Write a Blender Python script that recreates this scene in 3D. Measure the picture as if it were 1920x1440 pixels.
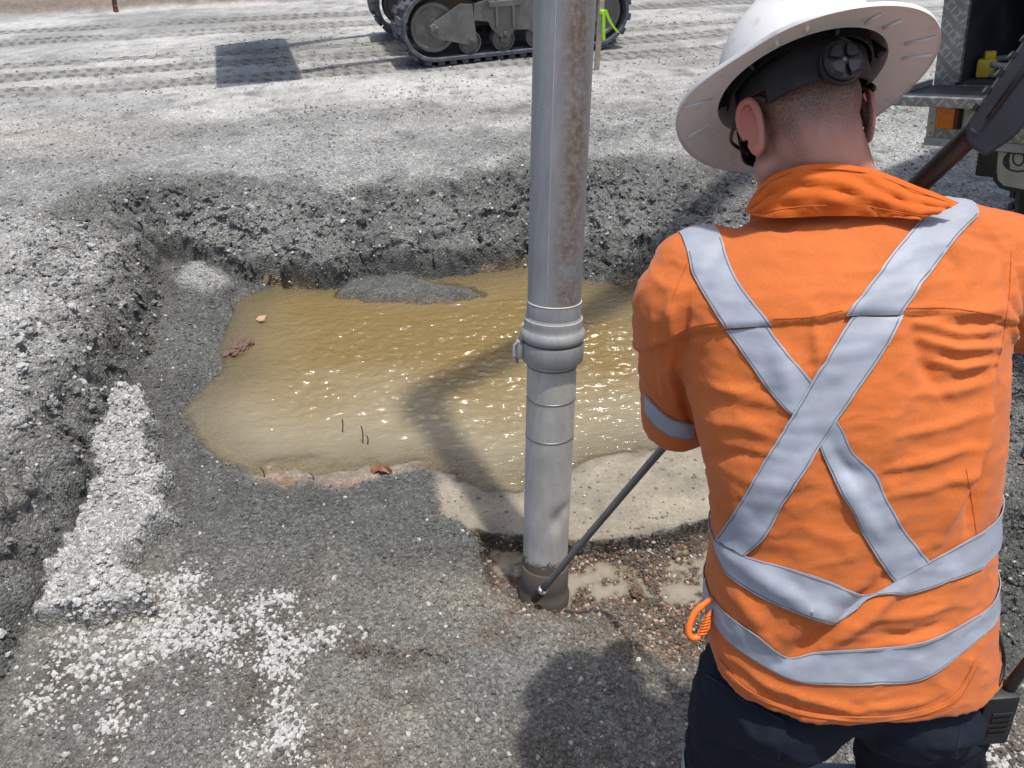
import bpy, bmesh, math, random
import numpy as np
from mathutils import Vector, Matrix
from mathutils.bvhtree import BVHTree

for o in list(bpy.data.objects):
    bpy.data.objects.remove(o)
scene = bpy.context.scene
COL = scene.collection
R = math.radians
random.seed(7)

# ------------------------------------------------------------------ camera
CAM_H, PITCH, ROLL, FPX = 2.0, 35.0, -2.0, 1443.0
cam_d = bpy.data.cameras.new('camera')
cam = bpy.data.objects.new('camera', cam_d)
COL.objects.link(cam)
cam_d.sensor_width = 36.0
cam_d.lens = FPX / 1920.0 * 36.0
cam_d.clip_start, cam_d.clip_end = 0.05, 500.0
CM = Matrix.Translation((0, 0, CAM_H)) @ Matrix.Rotation(R(90 - PITCH), 4, 'X') @ Matrix.Rotation(R(ROLL), 4, 'Z')
cam.matrix_world = CM
scene.camera = cam
scene.render.resolution_x, scene.render.resolution_y = 1024, 768
CAMPOS = Vector((0, 0, CAM_H))

# ------------------------------------------------------------------ sky + sun
SUN_TRAVEL = Vector((-0.165, 0.055, -1.0)).normalized()
to_sun = -SUN_TRAVEL
elev = math.asin(to_sun.z)
azim = math.atan2(to_sun.x, to_sun.y)          # clockwise from +Y
world = bpy.data.worlds.new('World')
scene.world = world
world.use_nodes = True
wn = world.node_tree
bg = wn.nodes['Background']
sky = wn.nodes.new('ShaderNodeTexSky')
sky.sky_type = 'NISHITA'
sky.sun_disc = False
sky.sun_elevation = elev
sky.sun_rotation = azim
sky.dust_density = 4.0
sky.air_density = 1.0
wn.links.new(sky.outputs[0], bg.inputs[0])
bg.inputs[1].default_value = 0.145
sd_ = bpy.data.lights.new('sun', 'SUN')
sd_.energy = 3.4
sd_.angle = R(1.6)
sd_.color = (1.0, 0.96, 0.90)
sun = bpy.data.objects.new('sun', sd_)
sun.rotation_euler = SUN_TRAVEL.to_track_quat('-Z', 'Y').to_euler()
sun.location = (2, -1, 12)
COL.objects.link(sun)
vs = scene.view_settings
vs.view_transform = 'Standard'
vs.look = 'None'
vs.exposure = 0.2
vs.gamma = 1.0
vs.use_curve_mapping = False

# ------------------------------------------------------------------ pixel helpers
def P(px, py, d):
    """point seen at photo pixel (1920 wide) at depth d along the view axis"""
    return CM @ Vector(((px - 960) / FPX * d, -(py - 720) / FPX * d, -d))

def U(px, py, z):
    """point seen at a photo pixel on the horizontal plane z"""
    q = P(px, py, 1.0) - CAMPOS
    t = (z - CAM_H) / q.z
    return CAMPOS + q * t

def poly2(pts, z):
    return np.array([[U(a, b, z).x, U(a, b, z).y] for a, b in pts])

# ------------------------------------------------------------------ numpy noise
def _hash(ix, iy, iz, seed):
    u = np.uint32
    h = ix.astype(u) * u(374761393) + iy.astype(u) * u(668265263) + u((seed * 1274126177) & 0xFFFFFFFF)
    if iz is not None:
        h = h + iz.astype(u) * u(2147483647)
    h = (h ^ (h >> u(13))) * u(1274126177)
    h = (h ^ (h >> u(16))) * u(2246822519)
    return ((h ^ (h >> u(15))) & u(0xFFFFFF)).astype(np.float32) * np.float32(1.0 / 0xFFFFFF)

def vnoise(x, y, z=None, seed=0):
    """smooth value noise, -1..1"""
    x = np.asarray(x, np.float32); y = np.asarray(y, np.float32)
    x0 = np.floor(x).astype(np.int32); y0 = np.floor(y).astype(np.int32)
    fx = x - x0; fy = y - y0
    u = fx * fx * fx * (fx * (fx * 6 - 15) + 10); v = fy * fy * fy * (fy * (fy * 6 - 15) + 10)
    def lay(zz):
        a = _hash(x0, y0, zz, seed); b = _hash(x0 + 1, y0, zz, seed)
        c = _hash(x0, y0 + 1, zz, seed); d = _hash(x0 + 1, y0 + 1, zz, seed)
        return (a * (1 - u) + b * u) * (1 - v) + (c * (1 - u) + d * u) * v
    if z is None:
        return lay(None) * 2 - 1
    z = np.asarray(z, float); z0 = np.floor(z).astype(np.int32); fz = z - z0
    w = fz * fz * (3 - 2 * fz)
    return (lay(z0) * (1 - w) + lay(z0 + 1) * w) * 2 - 1

def fbm(x, y, s, seed=0, oct=4, z=None, gain=0.5):
    r = 0; a = 1.0; t = 0
    for i in range(oct):
        r = r + a * vnoise(x * s, y * s, None if z is None else z * s, seed + 31 * i)
        t += a; a *= gain; s *= 2.03
    return r / t * 1.6

def pebbles(x, y, s, seed=0, fill=1.0):
    """heap of rounded grains of size s; returns height in units of s, and a random per grain"""
    gx = x / s; gy = y / s
    ix = np.floor(gx).astype(np.int32); iy = np.floor(gy).astype(np.int32)
    best = np.zeros_like(gx); rid = np.zeros_like(gx)
    z0 = None
    for dx in (-1, 0, 1):
        for dy in (-1, 0, 1):
            cx = ix + dx; cy = iy + dy
            rx = cx + _hash(cx, cy, z0, seed); ry = cy + _hash(cx, cy, z0, seed + 5)
            k = _hash(cx, cy, z0, seed + 11)
            rad = 0.35 + 0.45 * k
            asp = 0.7 + 0.6 * _hash(cx, cy, z0, seed + 17)
            d2 = ((gx - rx) * asp) ** 2 + ((gy - ry) / asp) ** 2
            h = np.sqrt(np.maximum(rad * rad - d2, 0)) * (0.5 + 0.6 * k)
            if fill < 1:
                h = np.where(_hash(cx, cy, z0, seed + 23) < fill, h, 0)
            m = h > best
            best = np.where(m, h, best); rid = np.where(m, k, rid)
    return best, rid

def sstep(a, b, x):
    t = np.clip((x - a) / (b - a), 0, 1)
    return t * t * (3 - 2 * t)

def seg_dist(poly, x, y, closed=True):
    """distance to a polyline, and fractional position along it (index + t)"""
    n = len(poly)
    best = np.full(x.shape, 1e9); pos = np.zeros(x.shape)
    for i in range(n if closed else n - 1):
        a = poly[i]; b = poly[(i + 1) % n]
        d = b - a; L = d @ d + 1e-12
        t = np.clip(((x - a[0]) * d[0] + (y - a[1]) * d[1]) / L, 0, 1)
        q = (x - a[0] - t * d[0]) ** 2 + (y - a[1] - t * d[1]) ** 2
        m = q < best
        best = np.where(m, q, best); pos = np.where(m, i + t, pos)
    return np.sqrt(best), pos

def inside(poly, x, y):
    n = len(poly); r = np.zeros(x.shape, bool)
    for i in range(n):
        x1, y1 = poly[i]; x2, y2 = poly[(i + 1) % n]
        if y1 == y2:
            continue
        c = ((y1 > y) != (y2 > y)) & (x < (x2 - x1) * (y - y1) / (y2 - y1) + x1)
        r ^= c
    return r

def sdist(poly, x, y, far=0.7):
    """signed distance, positive inside; -far where the polygon is farther than that"""
    lo = poly.min(0) - far; hi = poly.max(0) + far
    m = (x > lo[0]) & (x < hi[0]) & (y > lo[1]) & (y < hi[1])
    r = np.full(x.shape, -far)
    if m.any():
        d, _ = seg_dist(poly, x[m], y[m])
        r[m] = np.maximum(np.where(inside(poly, x[m], y[m]), d, -d), -far)
    return r

# ------------------------------------------------------------------ object helpers
def tag(o, label=None, cat=None, group=None, kind=None):
    if label: o['label'] = label
    if cat: o['category'] = cat
    if group: o['group'] = group
    if kind: o['kind'] = kind
    return o

def empty(name, loc=(0, 0, 0), parent=None):
    o = bpy.data.objects.new(name, None)
    o.empty_display_size = 0.1
    COL.objects.link(o)
    o.location = loc
    if parent: o.parent = parent
    return o

def link(name, me, mat=None, parent=None, keep_world=True):
    o = bpy.data.objects.new(name, me)
    COL.objects.link(o)
    if mat is not None and len(me.materials) == 0:
        me.materials.append(mat)
    if parent is not None:
        o.parent = parent
        if keep_world:
            o.matrix_parent_inverse = PW(parent).inverted()
    return o

def PW(o):
    m = o.matrix_basis.copy()
    if o.parent is not None:
        m = PW(o.parent) @ o.matrix_parent_inverse @ m
    return m

def np_mesh(name, v, q):
    me = bpy.data.meshes.new(name)
    v = np.asarray(v, np.float32); q = np.asarray(q, np.int32)
    k = q.shape[1]
    me.vertices.add(len(v)); me.vertices.foreach_set('co', v.ravel())
    me.loops.add(q.size); me.loops.foreach_set('vertex_index', q.ravel())
    me.polygons.add(len(q))
    me.polygons.foreach_set('loop_start', np.arange(0, q.size, k, dtype=np.int32))
    me.update(calc_edges=True)
    me.validate()
    return me

def set_smooth(me, s=True):
    me.polygons.foreach_set('use_smooth', np.full(len(me.polygons), s))
    me.update()

def attr_col(me, name, arr):
    a = me.attributes.new(name, 'FLOAT_COLOR', 'POINT')
    c = np.ones((len(arr), 4), np.float32); c[:, :3] = arr
    a.data.foreach_set('color', c.ravel())

def attr_f(me, name, arr):
    a = me.attributes.new(name, 'FLOAT', 'POINT')
    a.data.foreach_set('value', np.asarray(arr, np.float32))

class MB:
    """collects shapes into one mesh"""
    def __init__(s):
        s.v = []; s.f = []
    def add(s, v, f):
        b = len(s.v)
        s.v += [tuple(p) for p in v]
        s.f += [tuple(i + b for i in t) for t in f]
        return s
    def box(s, c, size, rot=None, bevel=0.0):
        c = Vector(c)
        if bevel > 0:
            bm = bmesh.new(); bmesh.ops.create_cube(bm, size=1)
            bmesh.ops.scale(bm, vec=Vector(size), verts=bm.verts)
            bmesh.ops.bevel(bm, geom=bm.edges[:], offset=bevel, segments=2, affect='EDGES', profile=0.6)
            bm.verts.ensure_lookup_table(); bm.verts.index_update()
            v = [w.co.copy() for w in bm.verts]; f = [[w.index for w in p.verts] for p in bm.faces]
            bm.free()
        else:
            h = Vector(size) / 2
            v = [Vector((sx * h.x, sy * h.y, sz * h.z)) for sx in (-1, 1) for sy in (-1, 1) for sz in (-1, 1)]
            f = [(0, 1, 3, 2), (4, 6, 7, 5), (0, 4, 5, 1), (2, 3, 7, 6), (0, 2, 6, 4), (1, 5, 7, 3)]
        if rot is not None:
            v = [rot @ p for p in v]
        return s.add([p + c for p in v], f)
    def tube(s, pts, rad, n=12, cap=True, up=None, flat=1.0):
        """tube with round section along points; rad number or list"""
        pts = [Vector(p) for p in pts]
        m = len(pts)
        if not hasattr(rad, '__len__'): rad = [rad] * m
        v = []; f = []
        prev = None
        for i in range(m):
            t = (pts[min(i + 1, m - 1)] - pts[max(i - 1, 0)]).normalized()
            if prev is None:
                a = Vector(up) if up is not None else (Vector((0, 0, 1)) if abs(t.z) < 0.9 else Vector((1, 0, 0)))
            else:
                a = prev
            x = (a - t * a.dot(t)).normalized(); prev = x
            y = t.cross(x)
            for k in range(n):
                an = 2 * math.pi * k / n
                v.append(pts[i] + (x * math.cos(an) + y * math.sin(an) * flat) * rad[i])
        for i in range(m - 1):
            for k in range(n):
                a = i * n + k; b = i * n + (k + 1) % n
                f.append((a, b, b + n, a + n))
        if cap:
            f.append(tuple(range(n - 1, -1, -1))); f.append(tuple(range((m - 1) * n, m * n)))
        return s.add(v, f)
    def capsule(s, a, b, ra, rb, n=16):
        a = Vector(a); b = Vector(b); d = b - a; L = d.length; t = d / L
        pts = []; rr = []
        for k in range(5):
            an = math.pi / 2 * (1 - k / 4)
            pts.append(a - t * ra * math.sin(an)); rr.append(max(ra * math.cos(an), 1e-4))
        for k in range(5):
            an = math.pi / 2 * k / 4
            pts.append(b + t * rb * math.sin(an)); rr.append(max(rb * math.cos(an), 1e-4))
        return s.tube(pts, rr, n)
    def ellipsoid(s, c, r, M=None, nu=20, nv=12):
        v = []; f = []
        for j in range(nv + 1):
            th = math.pi * j / nv
            th = min(max(th, 1e-3), math.pi - 1e-3)
            for i in range(nu):
                ph = 2 * math.pi * i / nu
                p = Vector((r[0] * math.sin(th) * math.cos(ph), r[1] * math.sin(th) * math.sin(ph), r[2] * math.cos(th)))
                if M is not None: p = M @ p
                v.append(p + Vector(c))
        for j in range(nv):
            for i in range(nu):
                a = j * nu + i; b = j * nu + (i + 1) % nu
                f.append((a, a + nu, b + nu, b))
        f.append(tuple(range(nu))); f.append(tuple(range((nv + 1) * nu - 1, nv * nu - 1, -1)))
        return s.add(v, f)
    def lathe(s, base, axis, prof, n=48, x=None):
        """prof list of (distance along axis, radius)"""
        axis = Vector(axis).normalized(); base = Vector(base)
        x = Vector(x) if x is not None else Vector((1, 0, 0))
        x = (x - axis * x.dot(axis)).normalized(); y = axis.cross(x)
        v = []; f = []
        for (t, r) in prof:
            for k in range(n):
                a = 2 * math.pi * k / n
                v.append(base + axis * t + (x * math.cos(a) + y * math.sin(a)) * r)
        for i in range(len(prof) - 1):
            for k in range(n):
                a = i * n + k; b = i * n + (k + 1) % n
                f.append((a, b, b + n, a + n))
        return s.add(v, f)
    def prism(s, pts, depth, M=None):
        """closed 2-D outline (x, z) extruded from y=0 to y=depth"""
        n = len(pts)
        v = [Vector((p[0], 0, p[1])) for p in pts] + [Vector((p[0], depth, p[1])) for p in pts]
        if M is not None: v = [M @ p for p in v]
        f = [tuple(range(n)), tuple(range(2 * n - 1, n - 1, -1))]
        for i in range(n):
            j = (i + 1) % n
            f.append((i, i + n, j + n, j))
        return s.add(v, f)
    def grid(s, rows, closed=False):
        """rows of equally many points"""
        m = len(rows); n = len(rows[0])
        v = [p for r in rows for p in r]; f = []
        for i in range(m - 1):
            for k in range(n if closed else n - 1):
                a = i * n + k; b = i * n + (k + 1) % n
                f.append((a, b, b + n, a + n))
        return s.add(v, f)
    def mesh(s, name):
        me = bpy.data.meshes.new(name)
        me.from_pydata([tuple(p) for p in s.v], [], s.f)
        me.validate()
        bm = bmesh.new(); bm.from_mesh(me)
        bmesh.ops.recalc_face_normals(bm, faces=bm.faces)
        bm.to_mesh(me); bm.free()
        return me
    def build(s, name, mat, parent=None, smooth=None, loc=None):
        """smooth: None flat, True smooth, number = smooth below that many degrees"""
        me = s.mesh(name)
        if smooth is True:
            set_smooth(me)
        elif smooth:
            bm = bmesh.new(); bm.from_mesh(me)
            for e in bm.edges:
                e.smooth = len(e.link_faces) == 2 and e.calc_face_angle(0) < R(smooth)
            for p in bm.faces: p.smooth = True
            bm.to_mesh(me); bm.free()
        o = link(name, me, mat, parent)
        return o

def thicken(rows, th):
    """two-sided sheet from rows of points: returns MB of a closed slab of thickness th"""
    m = len(rows); n = len(rows[0])
    A = [[Vector(p) for p in r] for r in rows]
    B = []
    for i in range(m):
        r = []
        for k in range(n):
            du = A[i][min(k + 1, n - 1)] - A[i][max(k - 1, 0)]
            dv = A[min(i + 1, m - 1)][k] - A[max(i - 1, 0)][k]
            nn = du.cross(dv)
            nn = nn.normalized() if nn.length > 1e-9 else Vector((0, 0, 1))
            r.append(A[i][k] + nn * th)
        B.append(r)
    mb = MB(); mb.grid(A); b = len(mb.v); mb.grid(B)
    ring = [k for k in range(n)] + [i * n + n - 1 for i in range(1, m)] + [(m - 1) * n + k for k in range(n - 2, -1, -1)] + [i * n for i in range(m - 2, 0, -1)]
    for i in range(len(ring)):
        j = (i + 1) % len(ring)
        mb.f.append((ring[i], ring[j], ring[j] + b, ring[i] + b))
    return mb

def catmull(pts, n=8):
    pts = [Vector(p) for p in pts]
    out = []
    for i in range(len(pts) - 1):
        p0 = pts[max(i - 1, 0)]; p1 = pts[i]; p2 = pts[i + 1]; p3 = pts[min(i + 2, len(pts) - 1)]
        for k in range(n):
            t = k / n
            out.append(0.5 * ((2 * p1) + (p2 - p0) * t + (2 * p0 - 5 * p1 + 4 * p2 - p3) * t * t + (3 * p1 - p0 - 3 * p2 + p3) * t ** 3))
    out.append(pts[-1])
    return out

# ------------------------------------------------------------------ materials
def new_mat(name):
    m = bpy.data.materials.new(name); m.use_nodes = True
    nt = m.node_tree
    return m, nt, nt.nodes['Principled BSDF']

def N(nt, t, **kw):
    n = nt.nodes.new(t)
    for k, v in kw.items():
        if k in ('operation', 'blend_type', 'data_type', 'noise_dimensions', 'feature', 'attribute_name', 'attribute_type', 'wave_type', 'bands_direction', 'interpolation', 'distance', 'clamp'):
            setattr(n, k, v)
        else:
            n.inputs[k].default_value = v
    return n

def noise(nt, vec, scale, detail=4, rough=0.55):
    n = N(nt, 'ShaderNodeTexNoise', Scale=scale, Detail=detail, Roughness=rough)
    nt.links.new(vec, n.inputs['Vector'])
    return n.outputs['Fac']

def ramp(nt, fac, stops):
    n = nt.nodes.new('ShaderNodeValToRGB')
    while len(n.color_ramp.elements) < len(stops):
        n.color_ramp.elements.new(0.5)
    for e, (p, c) in zip(n.color_ramp.elements, stops):
        e.position = p
        e.color = (c, c, c, 1) if not hasattr(c, '__len__') else (*c[:3], 1)
    nt.links.new(fac, n.inputs[0])
    return n.outputs[0]

def mix(nt, fac, a, b, mode='MIX'):
    n = nt.nodes.new('ShaderNodeMix'); n.data_type = 'RGBA'; n.blend_type = mode
    for s, v in ((n.inputs[0], fac), (n.inputs[6], a), (n.inputs[7], b)):
        if hasattr(v, 'is_linked'): nt.links.new(v, s)
        elif hasattr(v, '__len__'): s.default_value = (*v[:3], 1)
        else: s.default_value = v
    return n.outputs[2]

def math_(nt, op, a, b=None):
    n = nt.nodes.new('ShaderNodeMath'); n.operation = op
    for s, v in ((n.inputs[0], a), (n.inputs[1], b)):
        if v is None: continue
        if hasattr(v, 'is_linked'): nt.links.new(v, s)
        else: s.default_value = v
    return n.outputs[0]

def bump(nt, bsdf, h, strength, dist, chain=None):
    n = nt.nodes.new('ShaderNodeBump')
    if hasattr(strength, 'is_linked'): nt.links.new(strength, n.inputs['Strength'])
    else: n.inputs['Strength'].default_value = strength
    n.inputs['Distance'].default_value = dist
    nt.links.new(h, n.inputs['Height'])
    if chain is not None: nt.links.new(chain, n.inputs['Normal'])
    nt.links.new(n.outputs[0], bsdf.inputs['Normal'])
    return n.outputs[0]

def simple(name, col, rough=0.6, metal=0.0, var=0.15, vs_=12.0, dirt=None, dirt_amt=0.0, dirt_scale=6.0, bmp=0.0, bscale=200.0, spec=0.5):
    """base colour with blotchy variation, optional dust/dirt, fine bump"""
    m, nt, b = new_mat(name)
    tc = nt.nodes.new('ShaderNodeTexCoord').outputs['Object']
    n1 = noise(nt, tc, vs_, 5)
    f = ramp(nt, n1, [(0.3, 1 - var), (0.7, 1 + var)])
    c = mix(nt, 1.0, col, f, 'MULTIPLY')
    if dirt is not None:
        n2 = noise(nt, tc, dirt_scale, 6, 0.65)
        g = ramp(nt, n2, [(0.62 - 0.35 * dirt_amt, 0.0), (0.78 - 0.2 * dirt_amt, 1.0)])
        g2 = math_(nt, 'MULTIPLY', g, min(1.0, 0.3 + dirt_amt))
        c = mix(nt, g2, c, dirt)
        r2 = mix(nt, g2, (rough,) * 3, (0.9,) * 3)
        nt.links.new(r2, b.inputs['Roughness'])
    else:
        rr = ramp(nt, n1, [(0.3, max(rough - 0.08, 0)), (0.7, min(rough + 0.08, 1))])
        nt.links.new(rr, b.inputs['Roughness'])
    nt.links.new(c, b.inputs['Base Color'])
    b.inputs['Metallic'].default_value = metal
    b.inputs['Specular IOR Level'].default_value = spec
    if bmp > 0:
        bump(nt, b, noise(nt, tc, bscale, 3), bmp, 0.002)
    return m

# ================================================================== TERRAIN
GZ = 0.40          # level of the yard
# foot of the banks round the excavation: (px, py, z foot, steep height, steep width, slope width)
_f = [(-120, 1640, .05, .28, .20, .25), (0, 1400, .05, .30, .20, .20), (25, 1290, .06, .30, .20, .18), (62, 1190, .08, .29, .19, .16),
      (90, 1090, .10, .28, .18, .16), (135, 1010, .11, .27, .17, .16), (188, 915, .12, .25, .16, .18), (192, 800, .13, .22, .15, .20),
      (212, 740, .13, .2, .12, .24), (275, 672, .07, .22, .13, .30), (292, 610, .06, .24, .14, .34), (300, 540, .04, .22, .10, .40),
      (305, 500, .02, .14, .06, .55), (450, 535, .0, .13, .045, .55), (560, 540, .0, .12, .045, .55), (640, 536, .0, .12, .045, .55), (800, 524, .0, .12, .045, .60),
      (930, 512, .0, .12, .045, .70), (1000, 506, .0, .08, .06, .9), (1080, 522, .0, .07, .10, 1.1), (1150, 540, .0, .07, .12, 1.2), (1225, 556, .0, .07, .12, 1.3)]
foot = [[U(a, b, z).x, U(a, b, z).y] for a, b, z, *_ in _f]
fpar = [[z, wh, ww, sw] for _, _, z, wh, ww, sw in _f]
foot += [[0.95, 3.15], [1.15, 2.6], [1.25, 2.0], [1.35, 1.3], [1.5, 0.5], [1.7, -1.6], [-1.9, -1.6]]
fpar += [[.02, .06, .12, 1.2], [.05, .05, .15, 1.1], [.06, .03, .2, 1.0], [.06, .0, .2, 1.0], [.06, .0, .2, 1.0], [.06, .1, .4, 1.0], [.06, .1, .4, .5]]
foot = np.array(foot); fpar = np.array(fpar)

water_poly = poly2([(440, 566), (520, 530), (640, 520), (760, 515), (890, 505), (950, 500), (1000, 490), (1100, 520), (1225, 556), (1420, 580), (1500, 700), (1420, 800),
                    (1330, 850), (1210, 862), (1120, 880), (1040, 925), (960, 955), (880, 930), (800, 900), (700, 890), (600, 905), (520, 915), (440, 915), (385, 880), (352, 830), (345, 790), (372, 740), (410, 690), (425, 620)], 0)
ledge_poly = poly2([(215, 722), (270, 720), (280, 790), (283, 870), (298, 960), (275, 1005), (262, 1045), (310, 1085), (300, 1110), (180, 1130), (60, 1150), (80, 1080), (130, 1000), (180, 910), (185, 800)], .13)
hollow_poly = poly2([(905, 985), (955, 1005), (1010, 1000), (1085, 1012), (1150, 1005), (1215, 1000), (1262, 985), (1325, 972), (1450, 985), (1500, 1150), (1400, 1230), (1240, 1240), (1150, 1180), (1060, 1150), (985, 1150), (930, 1110), (905, 1050)], 0.0)
mud_poly = poly2([(790, 890), (880, 905), (960, 915), (1040, 885), (1110, 850), (1210, 835), (1340, 815), (1450, 860), (1340, 968), (1262, 982), (1215, 996), (1150, 1003), (1085, 1010), (960, 1000), (880, 985), (830, 960)], 0.02)
mound_poly = poly2([(318, 535), (330, 515), (370, 505), (410, 512), (440, 535), (400, 552), (340, 552)], .05)
spit_poly = poly2([(630, 545), (650, 525), (760, 520), (880, 528), (898, 545), (820, 550), (700, 553)], .02)
bar_poly = poly2([(440, 918), (450, 885), (560, 865), (700, 860), (800, 885), (720, 895), (600, 910), (500, 925)], 0.0)
crack_poly = poly2([(1208, 432), (1225, 425), (1270, 432), (1300, 430), (1300, 442), (1270, 452), (1240, 470), (1215, 462)], .22)

# the road used by the loader: direction from two photo points on the yard
_a, _b = U(0, 172, GZ), U(700, 128, GZ)
rd = np.array([_b.x - _a.x, _b.y - _a.y]); rd /= np.linalg.norm(rd)
rn = np.array([-rd[1], rd[0]]); r0 = np.array([_a.x, _a.y])
def road_uv(x, y):
    return (x - r0[0]) * rd[0] + (y - r0[1]) * rd[1], (x - r0[0]) * rn[0] + (y - r0[1]) * rn[1]
def road_v(px, py):
    q = U(px, py, GZ)
    return float(road_uv(np.array(q.x), np.array(q.y))[1])
RV_FAR = road_v(200, 22)
ROAD_V = [road_v(430, 148), road_v(430, 118), road_v(430, 96), road_v(300, 64), road_v(300, 44)]

GREY_DRY = np.array([.42, .422, .408]); GREY_MID = np.array([.215, .218, .210]); GREY_WET = np.array([.108, .110, .102])
CLAY = np.array([.115, .095, .080]); SAND = np.array([.275, .245, .190]); BROWN = np.array([.125, .098, .074]); OCHRE = np.array([.28, .20, .11])
FARB = np.array([.19, .155, .125])

def lerpc(c, t, d):
    return c * (1 - t)[:, None] + np.asarray(d) * t[:, None]

def terrain(x, y):
    """height, colour, wetness, relief strength for flat arrays x, y"""
    wx = x + 0.05 * fbm(x, y, 3.0, 1, 3) + 0.012 * fbm(x, y, 18, 2, 3)
    wy = y + 0.05 * fbm(x, y, 3.0, 3, 3) + 0.012 * fbm(x, y, 18, 4, 3)
    d, pos = seg_dist(foot, wx, wy)
    ins = inside(foot, wx, wy)
    i0 = np.floor(pos).astype(int) % len(foot); i1 = (i0 + 1) % len(foot); t = (pos - np.floor(pos))[:, None]
    par = fpar[i0] * (1 - t) + fpar[i1] * t
    zf, wh, ww, sw = par.T
    # ---- floor of the excavation
    ws = sdist(water_poly, wx, wy)
    fl = np.where(ws > 0, -0.13 * sstep(0, 0.8, ws) - 0.012 * sstep(0, .05, ws), 0.055 * (1 - np.exp(np.minimum(ws, 0) / 0.28)) + 0.004)
    sl = sdist(ledge_poly, wx, wy)
    lg = sstep(-0.022, 0.018, sl + .03 * fbm(x, y, 9, 24, 3))
    fl = fl + 0.085 * lg
    sh = sdist(hollow_poly, wx, wy)
    up = sstep(-0.35, 0.1, y - (1.93 + 0.10 * (x - .1)))        # steep lip on the far side only
    hw = sstep(-0.006, 0.02, sh) * up + sstep(-0.10, 0.12, sh) * (1 - up)
    fl = fl * (1 - hw) + hw * (-0.072 + 0.018 * fbm(x, y, 7, 21, 3))
    mud = sstep(-0.02, 0.04, sdist(mud_poly, wx, wy)) * (1 - hw)
    fl = fl * (1 - mud * .7) + mud * .7 * (0.012 + 0.006 * fbm(x, y, 5, 22, 2))
    sm = sdist(mound_poly, wx, wy); mo = sstep(-0.12, 0.08, sm)
    fl = fl + 0.07 * mo
    sp = sstep(-0.03, 0.05, sdist(spit_poly, wx, wy)); fl = np.where(sp > 0, np.maximum(fl, 0.045 * sp - 0.012), fl)
    br = sstep(-0.04, 0.05, sdist(bar_poly, wx, wy)); fl = fl * (1 - br) + br * (0.004 + 0.012 * fbm(x, y, 9, 23, 3))
    # ---- banks and yard
    top = GZ + 0.012 * fbm(x, y, 0.8, 5, 3)
    a = np.clip(d / np.maximum(ww, 1e-3), 0, 1); bq = np.clip((d - ww * .8) / sw, 0, 1)
    bank = np.maximum(fl * (d < .08) + zf * (d >= .08), zf) + wh * sstep(0, 1, a) ** .8 + np.maximum(top - zf - wh, 0) * (1 - (1 - bq) ** 1.35)
    z = np.where(ins, fl, bank)
    bf = np.where(ins, 0, sstep(0, 1, a) * (1 - sstep(.5, 1.0, bq)))     # bank face
    yard = np.where(ins, 0, sstep(.45, 1.0, bq))
    left = sstep(-0.9, -1.45, x) * sstep(4.6, 3.6, y) * (1 - ins)
    # crumbs and clods
    h1, k1 = pebbles(x, y, .11, 40, .5); h2, k2 = pebbles(x, y, .045, 50, .8); h3, k3 = pebbles(x, y, .02, 60, .9)
    lump = fbm(x, y, 6, 70, 4); lump2 = fbm(x, y, 16, 71, 3)
    rough_b = bf * .9 + left * .8
    rough_b = np.clip(rough_b, 0, 1)
    big_ = np.clip(.45 + .8 * fbm(x, y, 2.6, 72, 2), .1, 1) * (.45 + .55 * left)
    z = z + rough_b * (0.034 * lump + .016 * lump2 * big_ + big_ * (h1 * .11 * .35 + h2 * .045 * .5) + h3 * .02 * .5)
    chop = 1 - np.abs(fbm(x, y, 4.5, 73, 4)); z = z - rough_b * .05 * sstep(.80, 1.0, chop)
    gritty = np.where(ins, 1 - np.clip(mud + br, 0, 1) * .85, 1) * (1 - .55 * sstep(5.0, 6.5, y))
    wetz = np.where(ins, sstep(-.02, .04, ws), 0)
    z = z + gritty * (1 - .8 * wetz) * (h3 * .02 * .28 + 0.004 * lump2 + (h2 * .045 * .12))
    z = z + lg * ins * (h2 * .045 * .5 + h3 * .02 * .5 + .01 * lump2)
    z = z + hw * ins * (h3 * .02 * .4 + h2 * .045 * .15)
    ckl = poly2([(655, 1228), (700, 1222), (740, 1226), (775, 1220), (800, 1224), (835, 1232)], .06)
    dc, _p = seg_dist(ckl, x + .012 * lump2, y + .012 * fbm(x, y, 20, 75, 2), False)
    z = z - .022 * np.exp(-(dc / .009) ** 2)
    # dark crevice in the right bank
    ck = sstep(-0.012, 0.02, sdist(crack_poly, wx, wy)); z = z - .09 * ck
    # caves in the back bank
    for (cx, cy, r) in ((740, 352, .07), (800, 358, .06), (845, 352, .08), (900, 362, .07), (625, 345, .05), (590, 390, .06), (400, 410, .05), (700, 372, .05)):
        q = U(cx, cy, .33)
        g = np.exp(-(((x - q.x) / (r * 1.5)) ** 2 + ((y - q.y) / r) ** 2) * 1.3)
        z = z - .05 * g * (1 + .7 * lump2)
    # wheel and track marks on the road
    u, v = road_uv(x, y)
    pressed = np.zeros_like(x)
    for pv in ROAD_V: pressed = np.maximum(pressed, sstep(.24, .14, np.abs(v - pv)))
    z = z - .012 * pressed * yard
    rut = fbm(u * .18, v, 2.6, 86, 3)
    z = z + yard * .010 * rut * sstep(-.6, .5, v)
    z = z + .14 * sstep(0, .25, v - RV_FAR) * (1 + .2 * lump)
    # ---- colour
    n = x.shape[0]
    dusty = np.clip(.60 + .55 * fbm(x, y, .9, 90, 4) + .30 * rut, 0, 1)
    c = lerpc(np.tile(GREY_MID, (n, 1)), dusty, GREY_DRY)
    c = lerpc(c, .25 * pressed * yard, GREY_MID * .9)
    c = lerpc(c, np.clip(.5 * fbm(u * .25, v, 3.5, 88, 3), 0, 1) * sstep(-.3, .3, v), GREY_MID * .9)
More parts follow.
